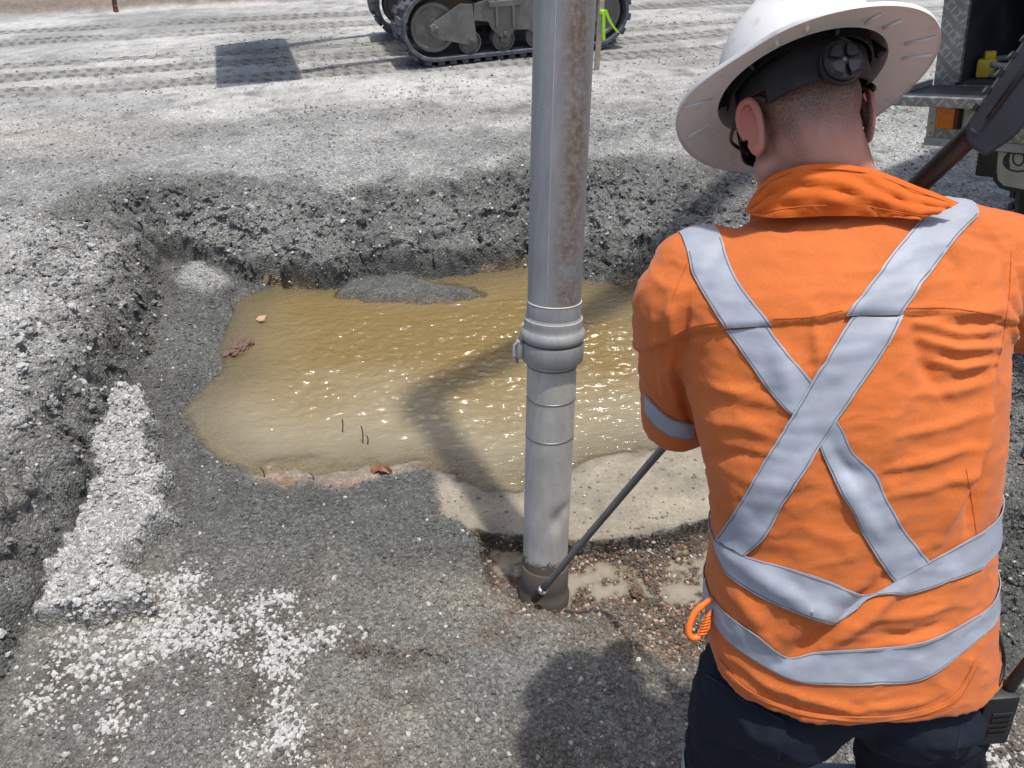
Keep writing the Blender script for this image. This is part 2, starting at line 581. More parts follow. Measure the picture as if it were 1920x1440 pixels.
    warm = np.exp(-(((x - U(60, 260, GZ).x) / .7) ** 2 + ((y - U(60, 260, GZ).y) / .35) ** 2)); c = lerpc(c, .5 * warm, [.40, .36, .31])
    c = lerpc(c, sstep(0, .12, v - RV_FAR), FARB)
    # bank slope: moist grey; face dark
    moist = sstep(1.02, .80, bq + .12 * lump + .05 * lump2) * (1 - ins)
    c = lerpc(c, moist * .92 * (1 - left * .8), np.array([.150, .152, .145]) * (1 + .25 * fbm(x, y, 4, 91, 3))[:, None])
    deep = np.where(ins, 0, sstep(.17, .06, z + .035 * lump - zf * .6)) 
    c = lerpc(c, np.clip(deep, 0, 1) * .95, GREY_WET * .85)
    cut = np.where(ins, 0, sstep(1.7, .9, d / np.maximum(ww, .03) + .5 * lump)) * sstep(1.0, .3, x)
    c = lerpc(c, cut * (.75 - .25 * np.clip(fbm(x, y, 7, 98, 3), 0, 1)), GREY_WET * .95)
    och = np.where(ins, 0, sstep(.075, .03, z) * sstep(0.1, .5, fbm(x, y, 4, 95, 3) + .25)) * (y > 3.2)
    c = lerpc(c, och * .6, OCHRE * .8)
    c = np.where((left * (1 - deep))[:, None] > .3, lerpc(c, np.clip(.4 * fbm(x, y, 5, 97, 3), 0, 1), CLAY * 1.3), c)
    # floor
    fc = np.tile(GREY_WET, (n, 1)) * (1 + .16 * fbm(x, y, 2.5, 100, 4))[:, None]
    near = sstep(1.95, 1.45, y + .25 * fbm(x, y, 1.5, 101, 3))
    fc = lerpc(fc, near * .75, [.185, .185, .172])
    br1 = np.clip(fbm(x, y, 2.2, 103, 4) - .15, 0, 1) * 1.6 * sstep(2.0, 1.6, y)
    fc = lerpc(fc, np.clip(br1, 0, .85), CLAY)
    pale = np.exp(-(((x - U(830, 1110, .05).x) / .28) ** 2 + ((y - U(830, 1110, .05).y) / .14) ** 2)); fc = lerpc(fc, .55 * pale, [.25, .235, .20])
    fc = lerpc(fc, lg, GREY_DRY * .92); fc = lerpc(fc, sstep(-.03, .06, sm), GREY_MID * 1.35)
    fc = lerpc(fc, mud, SAND * (1 + .12 * fbm(x, y, 5, 104, 3)).mean()); 
    fc = lerpc(fc, mud * np.clip(.5 * fbm(x, y, 8, 105, 3) + .1, 0, 1), SAND * .62)
    fc = lerpc(fc, br, [.27, .20, .155])
    fc = lerpc(fc, hw, BROWN); fc = lerpc(fc, hw * np.clip(fbm(x, y, 9, 106, 3), 0, 1) * .7, BROWN * .55)
    rim = np.exp(-((sh + .05) / .09) ** 2) * sstep(1.75, 1.55, y) * sstep(-.1, .15, x + .1); fc = lerpc(fc, rim * .6, BROWN * 1.15)
    fc = lerpc(fc, sstep(-.01, .05, ws) * sstep(2.95, 2.35, y), SAND * .75)
    fc = lerpc(fc, sstep(.10, .5, ws) * sstep(2.35, 2.95, y) * (1 - sp), OCHRE * .7)
    mott = fbm(x, y, 3.2, 108, 4); fc = lerpc(fc, np.clip(mott - .1, 0, 1) * .75 * sstep(2.1, 1.7, y) * (1 - hw) * (1 - lg) * (1 - mud), [.255, .240, .205])
    for (cx, cy, rx, ry, st, cl) in ((720, 1212, .17, .045, .85, CLAY * .9), (770, 1275, .12, .05, .6, CLAY * .9), (140, 1310, .10, .10, .7, CLAY * .85), (230, 1350, .05, .09, .7, CLAY), (530, 1230, .04, .08, .6, CLAY * .8),
                                   (690, 1335, .20, .08, .45, [.27, .255, .215]), (905, 1120, .10, .05, .5, [.27, .25, .20]), (930, 1190, .16, .05, .6, BROWN * 1.1), (1010, 1400, .12, .08, .4, BROWN)):
        q = U(cx, cy, .05)
        fc = lerpc(fc, st * np.clip(np.exp(-((wx - q.x) / rx) ** 2 - ((wy - q.y) / ry) ** 2) * (1.2 + .8 * fbm(x, y, 14, 109, 3)) - .1, 0, 1), cl)
    damp = np.exp(-(np.minimum(ws, 0) / .1) ** 2) * (1 - mud) * (1 - br) * (1 - lg); fc = lerpc(fc, damp * .35 * (ws < 0), GREY_WET * .75)
    # wheel of spilt pale dust on the floor at the near left
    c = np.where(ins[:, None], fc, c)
    wet = np.where(ins, .25 * (1 - lg) + .35 * hw + .3 * damp, .10 * deep)
    rel = np.where(ins, 1 - .75 * mud - .5 * br, 1.0) * (1 - .5 * sstep(5, 7, y))
    return z, np.clip(c, 0.02, .7), np.clip(wet, 0, 1), rel, dict(ins=ins, lg=lg, hw=hw, mud=mud, br=br, bf=bf, left=left, yard=yard, ws=ws, deep=deep, sh=sh, up=up, u=u, v=v)

def axis(lo, f0, f1, hi, fine, g0, g1):
    a = list(np.arange(f0, f1, fine))
    s = fine; p = a[-1]; up = []
    while p < hi:
        s = min(s * (1 + g1), 4.0); p += s; up.append(p)
    s = fine; p = a[0]; dn = []
    while p > lo:
        s = min(s * (1 + g0), 4.0); p -= s; dn.append(p)
    return np.array(dn[::-1] + a + up)

xs = axis(-70, -1.95, 1.2, 70, .0090, .026, .035)
ys = axis(-14, .85, 4.6, 90, .0092, .07, .009)
XX, YY = np.meshgrid(xs, ys)
fx, fy = XX.ravel(), YY.ravel()
tz, tc_, twet, trel, tm = terrain(fx, fy)
# sideways crumbling so that the bank faces overhang a little
def sideways(x, y, z, m):
    s = np.clip(m['bf'] + .6 * m['left'] + m['lg'] * .3, 0, 1) * (np.hypot(x, y - 2) < 5)
    lip = np.exp(-((m['sh'] + .010) / .018) ** 2) * m['up'] * m['ins']
    return (s * (.030 * fbm(x, y, 9, 201, 3, z=z) + .014 * fbm(x, y, 30, 203, 2, z=z)),
            -.030 * lip + s * (.030 * fbm(x, y, 9, 205, 3, z=z) + .014 * fbm(x, y, 30, 207, 2, z=z)))
ox, oy = sideways(fx, fy, tz, tm)
tv = np.stack([fx + ox, fy + oy, tz], 1)
nx_, ny_ = len(xs), len(ys)
ii = np.arange(nx_ * ny_).reshape(ny_, nx_)
tq = np.stack([ii[:-1, :-1].ravel(), ii[:-1, 1:].ravel(), ii[1:, 1:].ravel(), ii[1:, :-1].ravel()], 1)
g_me = np_mesh('ground', tv, tq)
set_smooth(g_me)
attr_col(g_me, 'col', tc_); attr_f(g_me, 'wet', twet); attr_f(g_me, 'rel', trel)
print('terrain', nx_, ny_, nx_ * ny_)

ROAD_MARKS = [(road_v(430, 148), .17, .115), (road_v(430, 118), .16, .12), (road_v(430, 96), .11, .16), (road_v(300, 64), .17, .11), (road_v(300, 44), .14, .12)]
def ground_material():
    m, nt, b = new_mat('crushed_rock_ground')
    L = nt.links
    tc = nt.nodes.new('ShaderNodeTexCoord').outputs['Object']
    col = N(nt, 'ShaderNodeAttribute', attribute_name='col').outputs['Color']
    wet = N(nt, 'ShaderNodeAttribute', attribute_name='wet').outputs['Fac']
    rel = N(nt, 'ShaderNodeAttribute', attribute_name='rel').outputs['Fac']
    v1 = N(nt, 'ShaderNodeTexVoronoi', Scale=95.0, Randomness=1.0); L.new(tc, v1.inputs['Vector'])
    v2 = N(nt, 'ShaderNodeTexVoronoi', Scale=230.0, Randomness=1.0); L.new(tc, v2.inputs['Vector'])
    s1 = N(nt, 'ShaderNodeSeparateColor'); L.new(v1.outputs['Color'], s1.inputs[0])
    s2 = N(nt, 'ShaderNodeSeparateColor'); L.new(v2.outputs['Color'], s2.inputs[0])
    g1 = ramp(nt, s1.outputs[0], [(0.0, .66), (.75, 1.06), (1.0, 1.5)])
    g2 = ramp(nt, s2.outputs[1], [(0.0, .72), (.8, 1.08), (1.0, 1.45)])
    n1 = ramp(nt, noise(nt, tc, 9.0, 6, .6), [(.3, .82), (.7, 1.18)])
    grain = mix(nt, 1.0, g1, g2, 'MULTIPLY')
    grain = mix(nt, rel, (1, 1, 1), grain)
    c = mix(nt, 1.0, col, grain, 'MULTIPLY')
    c = mix(nt, 1.0, c, n1, 'MULTIPLY')
    # tread marks of tracks and wheels pressed into the road, laid out along the road's own direction
    sx = nt.nodes.new('ShaderNodeSeparateXYZ'); L.new(tc, sx.inputs[0])
    X_, Y_ = sx.outputs[0], sx.outputs[1]
    def lin(a, b_, k): return math_(nt, 'ADD', math_(nt, 'ADD', math_(nt, 'MULTIPLY', X_, float(a)), math_(nt, 'MULTIPLY', Y_, float(b_))), float(k))
    u_ = lin(rd[0], rd[1], -(r0 @ rd)); v_ = lin(rn[0], rn[1], -(r0 @ rn))
    wobn = noise(nt, tc, .45, 2); v_ = math_(nt, 'ADD', v_, math_(nt, 'MULTIPLY', math_(nt, 'SUBTRACT', wobn, .5), .22))
    fadn = ramp(nt, noise(nt, tc, 1.1, 5), [(.33, .22), (.52, 1.0)])
    rag = math_(nt, 'MULTIPLY', math_(nt, 'SUBTRACT', noise(nt, tc, 22, 5), .5), .12)
    tread = None; band = None
    for (pv, half, pitch) in ROAD_MARKS:
        w_ = math_(nt, 'ADD', math_(nt, 'SUBTRACT', v_, float(pv)), rag)
        aw = math_(nt, 'ABSOLUTE', w_)
        bd = math_(nt, 'LESS_THAN', aw, half)
        ph = math_(nt, 'FRACT', math_(nt, 'ADD', math_(nt, 'DIVIDE', math_(nt, 'ADD', u_, math_(nt, 'ADD', rag, math_(nt, 'MULTIPLY', w_, .35))), pitch), math_(nt, 'MULTIPLY', math_(nt, 'GREATER_THAN', w_, 0.0), .5)))
        lg_ = math_(nt, 'MULTIPLY', math_(nt, 'LESS_THAN', ph, .45), math_(nt, 'GREATER_THAN', aw, .03))
        tr_ = math_(nt, 'MULTIPLY', bd, lg_)
        tread = tr_ if tread is None else math_(nt, 'MAXIMUM', tread, tr_)
        band = bd if band is None else math_(nt, 'MAXIMUM', band, bd)
    tread = math_(nt, 'MULTIPLY', tread, fadn); band = math_(nt, 'MULTIPLY', band, fadn)
    c = mix(nt, math_(nt, 'MULTIPLY', band, .50), c, (.16, .155, .14))
    c = mix(nt, math_(nt, 'MULTIPLY', tread, .72), c, (.075, .07, .06))
    L.new(c, b.inputs['Base Color'])
    ro = mix(nt, wet, (.95,) * 3, (.38,) * 3)
    L.new(ro, b.inputs['Roughness'])
    b.inputs['Specular IOR Level'].default_value = .35
    h = math_(nt, 'ADD', math_(nt, 'MULTIPLY', v1.outputs['Distance'], -1.0), math_(nt, 'MULTIPLY', v2.outputs['Distance'], -.45))
    h = math_(nt, 'ADD', h, math_(nt, 'MULTIPLY', noise(nt, tc, 420, 3), .35))
    st = math_(nt, 'MULTIPLY', rel, .95)
    bn = bump(nt, b, h, st, .008)
    bump(nt, b, math_(nt, 'MULTIPLY', tread, -1.0), .7, .03, bn)
    return m
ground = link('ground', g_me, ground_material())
tag(ground, kind='structure')

# ------------------------------------------------------------------ water
def water_sheet(name, x0, x1, y0, y1, z, step, poly, amp, mat, margin=.12):
    gx = np.arange(x0, x1, step); gy = np.arange(y0, y1, step)
    A, B = np.meshgrid(gx, gy); a = A.ravel(); b = B.ravel()
    th, *_r = terrain(a, b)
    dep = z - th
    rip = fbm(a * 1.0, b * 2.6, 11, 300, 3) * .5 + fbm(a * 1.3 + .4 * b, b * 2.2, 22, 305, 2) * .4
    if poly is not None:
        s = sdist(poly, a, b)
        calm = sstep(.05, .45, s) * (.35 + .65 * sstep(3.75, 3.2, b))
    else:
        s = np.ones_like(a); calm = .15
    v = np.stack([a, b, z + amp * rip * calm], 1)
    idx = np.arange(len(a)).reshape(len(gy), len(gx))
    q = np.stack([idx[:-1, :-1].ravel(), idx[:-1, 1:].ravel(), idx[1:, 1:].ravel(), idx[1:, :-1].ravel()], 1)
    keep = (dep[q].max(1) > -.004) & (s[q].max(1) > -margin)
    q = q[keep]
    used = np.unique(q); re = np.zeros(len(a), int); re[used] = np.arange(len(used))
    me = np_mesh(name, v[used], re[q]); set_smooth(me)
    attr_f(me, 'depth', np.clip(dep[used], 0, .3))
    attr_f(me, 'silt', np.clip(sstep(3.35, 2.45, b[used] + .25 * fbm(a[used], b[used], 1.7, 320, 3)), 0, 1))
    o = link(name, me, mat)
    tag(o, kind='structure')
    return o

def water_material(name, deep, shallow, k, rough, bscale, bs):
    """muddy water: silt hides the bottom as it gets deeper, the surface mirrors the sky"""
    m, nt, b = new_mat(name)
    L = nt.links
    tc = nt.nodes.new('ShaderNodeTexCoord').outputs['Object']
    dep = N(nt, 'ShaderNodeAttribute', attribute_name='depth').outputs['Fac']
    nz = noise(nt, tc, 2.4, 4)
    dd = math_(nt, 'MULTIPLY', dep, math_(nt, 'ADD', math_(nt, 'MULTIPLY', nz, .9), .55))
    silt = N(nt, 'ShaderNodeAttribute', attribute_name='silt').outputs['Fac']
    t = ramp(nt, math_(nt, 'SUBTRACT', math_(nt, 'ADD', math_(nt, 'MULTIPLY', dd, 5.5), .55), math_(nt, 'MULTIPLY', silt, .75)), [(0.0, 0.0), (.35, .35), (1.0, 1.0)])
    c = mix(nt, t, shallow, deep)
    L.new(c, b.inputs['Base Color'])
    b.inputs['Roughness'].default_value = rough
    b.inputs['IOR'].default_value = 1.42
    b.inputs['Specular IOR Level'].default_value = .85
    mp = nt.nodes.new('ShaderNodeMapping'); mp.inputs['Scale'].default_value = (1.0, 2.4, 1.0)
    L.new(tc, mp.inputs['Vector'])
    h = math_(nt, 'ADD', noise(nt, mp.outputs[0], bscale, 3), math_(nt, 'MULTIPLY', noise(nt, mp.outputs[0], bscale * 2.7, 2), .35))
    nrm = bump(nt, b, h, bs, .01)
    op = math_(nt, 'SUBTRACT', 1.0, math_(nt, 'POWER', 2.718, math_(nt, 'MULTIPLY', dep, -k)))
    tr = nt.nodes.new('ShaderNodeBsdfTransparent'); tr.inputs[0].default_value = (.93, .88, .76, 1)
    gl = nt.nodes.new('ShaderNodeBsdfGlossy'); gl.inputs['Roughness'].default_value = rough
    L.new(nrm, gl.inputs['Normal'])
    fr = nt.nodes.new('ShaderNodeFresnel'); fr.inputs[0].default_value = 1.38; L.new(nrm, fr.inputs['Normal'])
    m1 = nt.nodes.new('ShaderNodeMixShader'); L.new(fr.outputs[0], m1.inputs[0]); L.new(tr.outputs[0], m1.inputs[1]); L.new(gl.outputs[0], m1.inputs[2])
    m2 = nt.nodes.new('ShaderNodeMixShader'); L.new(op, m2.inputs[0]); L.new(m1.outputs[0], m2.inputs[1]); L.new(b.outputs[0], m2.inputs[2])
    L.new(m2.outputs[0], nt.nodes['Material Output'].inputs[0])
    return m
M_water = water_material('muddy_water', (.185, .128, .040), (.285, .245, .158), 42.0, .09, 15.0, .95)
M_milky = water_material('milky_puddle_water', (.30, .265, .20), (.29, .255, .19), 140.0, .08, 9.0, .06)
pond = water_sheet('water', -2.0, 1.4, 1.9, 4.3, 0.0, .0105, water_poly, .012, M_water)
puddle = water_sheet('puddle_water', -.1, .8, 1.25, 2.05, -.066, .01, hollow_poly, .0, M_milky, margin=-.02)

# ================================================================== SUCTION PIPE
CMI = CM.inverted()
def proj(v):
    q = CMI @ Vector(v)
    return 960 + q.x / -q.z * FPX, 720 - q.y / -q.z * FPX, -q.z

PF, PT = P(1020, 1108, 2.56), P(1059, 0, 1.85)
pax = (PT - PF).normalized(); PLEN = (PT - PF).length
def pipe_at(py):
    lo, hi = -.2, PLEN * 1.2
    for _ in range(40):
        m = (lo + hi) / 2
        if proj(PF + pax * m)[1] > py: lo = m
        else: hi = m
    return lo
PR = .0748

def pipe_material(name, base, stain_col, stain):
    m, nt, b = new_mat(name)
    L = nt.links
    tc = nt.nodes.new('ShaderNodeTexCoord').outputs['Object']
    st = N(nt, 'ShaderNodeAttribute', attribute_name='stain').outputs['Fac']
    mu = N(nt, 'ShaderNodeAttribute', attribute_name='mud').outputs['Fac']
    mp = nt.nodes.new('ShaderNodeMapping'); mp.inputs['Scale'].default_value = (1, 1, .12)
    L.new(tc, mp.inputs['Vector'])
    n1 = noise(nt, tc, 7, 6, .6); n2 = noise(nt, mp.outputs[0], 60, 4); n3 = noise(nt, tc, 60, 5, .7)
    mp2 = nt.nodes.new('ShaderNodeMapping'); mp2.inputs['Scale'].default_value = (.25, .25, 3.0); L.new(tc, mp2.inputs['Vector'])
    n4 = noise(nt, mp2.outputs[0], 45, 5, .7)
    c = mix(nt, 1.0, base, ramp(nt, n1, [(.3, .82), (.7, 1.12)]), 'MULTIPLY')
    c = mix(nt, 1.0, c, ramp(nt, n2, [(.3, .90), (.7, 1.08)]), 'MULTIPLY')
    c = mix(nt, ramp(nt, n4, [(.66, 0.0), (.72, .55)]), c, (.07, .065, .06))
    sf = math_(nt, 'MULTIPLY', st, ramp(nt, mix(nt, .5, n1, n3), [(.36, 0.0), (.56, 1.0)]))
    c = mix(nt, math_(nt, 'MULTIPLY', sf, stain), c, stain_col)
    c = mix(nt, ramp(nt, n3, [(.66, 0.0), (.74, .7)]), c, (.10, .09, .08))
    mf = ramp(nt, math_(nt, 'ADD', mu, math_(nt, 'MULTIPLY', math_(nt, 'SUBTRACT', n3, .5), .9)), [(.45, 0.0), (.60, 1.0)])
    c = mix(nt, math_(nt, 'MULTIPLY', mf, .92), c, (.085, .066, .05))
    L.new(c, b.inputs['Base Color'])
    rr = math_(nt, 'ADD', math_(nt, 'MULTIPLY', n1, .25), .42)
    L.new(math_(nt, 'ADD', rr, math_(nt, 'MULTIPLY', math_(nt, 'MAXIMUM', sf, mf), .25)), b.inputs['Roughness'])
    L.new(math_(nt, 'SUBTRACT', .22, math_(nt, 'MULTIPLY', math_(nt, 'MAXIMUM', sf, mf), .22)), b.inputs['Metallic'])
    bump(nt, b, math_(nt, 'ADD', n3, math_(nt, 'MULTIPLY', n2, .6)), .22, .002)
    return m
M_tube = pipe_material('weathered_aluminium_tube', (.30, .305, .315), (.125, .08, .055), .95)
M_tube2 = pipe_material('scuffed_pale_tube', (.50, .49, .465), (.20, .15, .11), .7)
M_cast = pipe_material('cast_galvanised_steel', (.36, .37, .375), (.20, .17, .14), .4)
M_dull = simple('dull_steel', (.20, .205, .21), .45, .7, .2, 30, (.2, .17, .14), .3, 20, .15)
M_weld = simple('bright_weld_bead', (.62, .61, .58), .45, .3, .1, 60)

pipe = empty('suction_pipe', PF)
tag(pipe, 'weathered grey aluminium suction pipe with clamped coupling standing in the muddy pit', 'pipe')
px_side = (CM.to_3x3() @ Vector((1, 0, 0)))
def pipe_part(name, prof, mat, n=64, stain=0.0, mudtop=None, dents=(), smooth=50):
    """prof: list of (photo row or distance, radius); rows >20 are photo rows"""
    pr = []
    for t, r in prof:
        pr.append((t, r))
    mb = MB().lathe(PF, pax, pr, n, px_side)
    me = mb.mesh(name)
    co = np.array([v.co for v in me.vertices])
    x = np.array((px_side - pax * px_side.dot(pax)).normalized()); y = np.cross(np.array(pax), x)
    rel = co - np.array(PF)
    t = rel @ np.array(pax); ang = np.arctan2(rel @ y, rel @ x)
    for (dt, da, dr, st, sa) in dents:
        g = dr * np.exp(-((t - dt) / st) ** 2 - ((ang - da) / sa) ** 2)
        rad = rel - np.outer(t, np.array(pax))
        co = co - rad / (np.linalg.norm(rad, axis=1)[:, None] + 1e-9) * g[:, None]
    me.vertices.foreach_set('co', co.astype(np.float32).ravel())
    s = np.zeros(len(co))
    if stain > 0:
        wob = .35 * np.sin(t * 3.1) + .25 * np.sin(t * 9 + 1)
        s = stain * np.clip(1.35 - np.abs(ang - STA - wob * .25) / .60, 0, 1)
    attr_f(me, 'stain', s)
    attr_f(me, 'mud', np.zeros(len(co)) if mudtop is None else np.clip((mudtop - t) / .12 + .5, 0, 1))
    me.update()
    bm = bmesh.new(); bm.from_mesh(me)
    for e in bm.edges:
        e.smooth = len(e.link_faces) == 2 and e.calc_face_angle(0) < R(smooth)
    for p in bm.faces: p.smooth = True
    bm.to_mesh(me); bm.free()
    return link(name, me, mat, pipe)
# angle of the camera side of the pipe
_x = (px_side - pax * px_side.dot(pax)).normalized(); _y = pax.cross(_x)
_tc = (CAMPOS - (PF + pax * .9)); CAMANG = math.atan2(_tc.dot(_y), _tc.dot(_x))
_s = 1 if math.cos(CAMANG + .3) > math.cos(CAMANG - .3) else -1
STA = CAMANG + _s * .62                 # stain sits right of centre as the photo shows
t_cl0, t_cl1 = pipe_at(672), pipe_at(634)          # clamp ring
t_rg1 = pipe_at(612); t_co = pipe_at(590); t_w = pipe_at(566)
dn = [(pipe_at(955), CAMANG + _s * .45, .012, .035, .3), (pipe_at(940), CAMANG + _s * .9, .006, .02, .3)]
rows = [(0.06 + (t_cl0 - .06) * i / 60, PR * .965) for i in range(61)]
pipe_part('lower_tube', rows, M_tube2, stain=.35, mudtop=pipe_at(1035), dents=dn)
for py in (742, 682, 812):
    tt = pipe_at(py); rr = PR * .965
    pipe_part('weld_ring', [(tt - .003, rr * .99), (tt - .0015, rr + .0011), (tt + .0015, rr + .0011), (tt + .003, rr * .99)], M_dull)
tcuff = pipe_at(1055)
pipe_part('end_cuff', [(-.035, PR * .93), (-.035, PR * 1.12), (0.0, PR * 1.13), (.012, PR * 1.08), (.03, PR * 1.03), (.04, PR * 1.05), (tcuff - .004, PR * 1.04), (tcuff, PR * 1.015), (tcuff, PR * .95)], M_tube, mudtop=2.0)
pipe_part('clamp_ring', [(t_cl0 - .004, PR * .95), (t_cl0 - .004, PR * 1.08), (t_cl0, PR * 1.16), (t_cl0 + .004, PR * 1.19), (t_cl1 - .012, PR * 1.19), (t_cl1 - .006, PR * 1.17), (t_cl1 - .004, PR * 1.06), (t_cl1 - .004, PR * .95)], M_cast, stain=.5)
pipe_part('coupling_collar', [(t_cl1 - .003, PR * .96), (t_cl1 - .003, PR * 1.10), (t_cl1 + .002, PR * 1.19), (t_cl1 + .010, PR * 1.225), (t_rg1 - .010, PR * 1.215), (t_rg1 - .003, PR * 1.14), (t_rg1 + .003, PR * 1.10), (t_rg1 + .014, PR * 1.115), (t_rg1 + .028, PR * 1.105), (t_co - .006, PR * 1.055), (t_co, PR * 1.03), (t_co, PR * .96)], M_cast, stain=.5, smooth=40)
pipe_part('weld_band', [(t_co + .001, PR * .97), (t_co + .001, PR * 1.022), (t_w, PR * 1.028), (t_w + .003, PR * 1.02), (t_w + .003, PR * .97)], M_tube)
pipe_part('weld_bead', [(t_w + .003, PR * .97), (t_w + .0035, PR * 1.035), (t_w + .0055, PR * 1.036), (t_w + .007, PR * .98)], M_weld)
T_TOP = 4.0
rows = [(t_w + .007 + (T_TOP - t_w) * i / 40, PR) for i in range(41)]
pipe_part('upper_tube', rows, M_tube, stain=1.0, dents=[(pipe_at(505), CAMANG + .1, .002, .02, .5)])
# lengthwise seam of the upper tube
sa = CAMANG - _s * .28
sd2 = _x * math.cos(sa) + _y * math.sin(sa); sp_ = pax.cross(sd2)
mb = MB()
rws = []
for i in range(60):
    b0 = PF + pax * (t_w + .01 + (T_TOP - t_w - .05) * i / 59)
    rws.append([b0 + sd2 * (PR - .002) - sp_ * .003, b0 + sd2 * (PR + .0009) - sp_ * .0012, b0 + sd2 * (PR + .0009) + sp_ * .0012, b0 + sd2 * (PR - .002) + sp_ * .003])
mb.grid(rws); mb.build('weld_seam', simple('seam_aluminium', (.44, .445, .45), .45, .5, .15, 40), pipe, 60)
# over-centre latch on the left of the clamp
la = CAMANG - _s * 1.35
ld = _x * math.cos(la) + _y * math.sin(la); lt = pax.cross(ld)
LM = Matrix((ld, lt, pax)).transposed()
tl = (t_cl0 + t_cl1) / 2
cl = PF + pax * tl + ld * PR * 1.19
latch = MB()
latch.box(cl + ld * .008 + pax * .004, (.018, .030, .050), LM, .004)
latch.tube([cl + ld * .012 + pax * .030 + lt * .012, cl + ld * .024 + pax * .020 + lt * .012, cl + ld * .024 - pax * .014 + lt * .012], .005, 8)
lo = latch.build('latch', M_cast, pipe, 40)
for me in (lo.data,):
    attr_f(me, 'stain', np.zeros(len(me.vertices))); attr_f(me, 'mud', np.zeros(len(me.vertices)))
mb = MB()
c0 = cl + ld * .014 - pax * .016
lp = [c0 + lt * .011 + pax * .020, c0 + lt * .011 - pax * .012, c0 + lt * .006 - pax * .020, c0 - lt * .006 - pax * .020, c0 - lt * .011 - pax * .012, c0 - lt * .011 + pax * .020, c0 + lt * .011 + pax * .020]
mb.tube(catmull(lp, 4), .0032, 8); mb.build('latch_loop', M_dull, lo, True)
mb = MB().tube([cl + ld * .004 + pax * .034 - lt * .018, cl + ld * .004 + pax * .034 + lt * .018], .004, 8); mb.build('latch_pin', M_dull, lo, 40)
# flexible hose from the top of the pipe over to the truck
top = PF + pax * T_TOP
hp = catmull([top - pax * .25, top, top + pax * .28 + Vector((.05, .05, 0)), top + Vector((.40, .36, .40)), top + Vector((.95, .85, .42)), Vector((2.6, 4.9, 4.1)), Vector((3.6, 6.2, 3.2))], 14)
mb = MB(); rr = [.098 + .004 * (k % 2) for k in range(len(hp))]
mb.tube(hp, rr, 24); mb.build('flexible_hose', simple('black_hose_rubber', (.03, .03, .032), .6, 0, .2, 10, (.2, .19, .17), .2), pipe, True)

# ================================================================== PERSON
def remesh(mb, voxel, smooth=4, name='m'):
    me = mb.mesh(name)
    o = bpy.data.objects.new('tmp', me); COL.objects.link(o)
    r = o.modifiers.new('r', 'REMESH'); r.mode = 'VOXEL'; r.voxel_size = voxel; r.adaptivity = 0
    if smooth:
        s = o.modifiers.new('s', 'SMOOTH'); s.factor = .5; s.iterations = smooth
    dg = bpy.context.evaluated_depsgraph_get(); dg.update()
    out = bpy.data.meshes.new_from_object(o.evaluated_get(dg))
    bpy.data.objects.remove(o); bpy.data.meshes.remove(me)
    out.name = name; set_smooth(out)
    return out

def arr(me):
    a = np.zeros(len(me.vertices) * 3, np.float32); me.vertices.foreach_get('co', a)
    n = np.zeros(len(me.vertices) * 3, np.float32); me.vertex_normals.foreach_get('vector', n)
    return a.reshape(-1, 3).astype(float), n.reshape(-1, 3).astype(float)

def put(me, co):
    me.vertices.foreach_set('co', np.asarray(co, np.float32).ravel()); me.update()

def bvh(me):
    return BVHTree.FromPolygons([v.co.copy() for v in me.vertices], [tuple(p.vertices) for p in me.polygons])

def hit(tree, px, py):
    d = (P(px, py, 1.0) - CAMPOS).normalized()
    h = tree.ray_cast(CAMPOS, d)
    return (h[0], h[1]) if h[0] is not None else (None, None)

def loft(rings, n=48, pw=2.4):
    """rings: (centre, side axis half vector, front axis half vector)"""
    rows = []
    for c, a, b in rings:
        r = []
        for k in range(n):
            t = 2 * math.pi * k / n
            ct, st = math.cos(t), math.sin(t)
            r.append(c + a * (math.copysign(abs(ct) ** (2 / pw), ct)) + b * (math.copysign(abs(st) ** (2 / pw), st)))
        rows.append(r)
    mb = MB().grid(rows, closed=True)
    mb.f.append(tuple(range(n - 1, -1, -1))); m = (len(rings) - 1) * n
    mb.f.append(tuple(range(m, m + n)))
    return mb

XR = Vector((1, 0, 0))
_rows = [  # px left, px right, py, depth of axis, half depth, forward lean of the ring in degrees
    (1336, 1852, 1218, 1.25, .145, 8), (1334, 1848, 1120, 1.225, .138, 14), (1334, 1846, 1000, 1.20, .130, 20), (1318, 1852, 850, 1.175, .130, 24),
    (1285, 1862, 690, 1.165, .132, 27), (1262, 1872, 570, 1.165, .130, 30), (1290, 1850, 480, 1.175, .112, 34), (1385, 1745, 425, 1.185, .085, 36), (1440, 1680, 398, 1.19, .07, 36)]
rings = []
for (l, r_, y, d, hb, lean) in _rows:
    c = P((l + r_) / 2, y, d); a = XR * ((r_ - l) / 2 / FPX * d)
    fwd = Vector((0, math.cos(R(lean)), -math.sin(R(lean)) * .8)).normalized()
    rings.append((c, a, fwd * hb))
# finer rings by interpolation
cs = catmull([r[0] for r in rings], 4); as_ = catmull([r[1] for r in rings], 4); bs_ = catmull([r[2] for r in rings], 4)
rings = list(zip(cs, as_, bs_))

LSH, LEL = P(1292, 570, 1.19), P(1272, 785, 1.36)
# lance axis
LN = [P(1022, 1100, 2.40), P(1234, 850, 2.00), P(1400, 665, 1.66), P(1560, 505, 1.42), P(1725, 345, 1.235), P(1835, 240, 1.14)]
lance_pts = catmull(LN, 10)
LHAND = P(1392, 674, 1.675)
RSH, REL = P(1850, 510, 1.19), P(2050, 545, 1.27)
RHAND = P(1992, 262, 1.11)

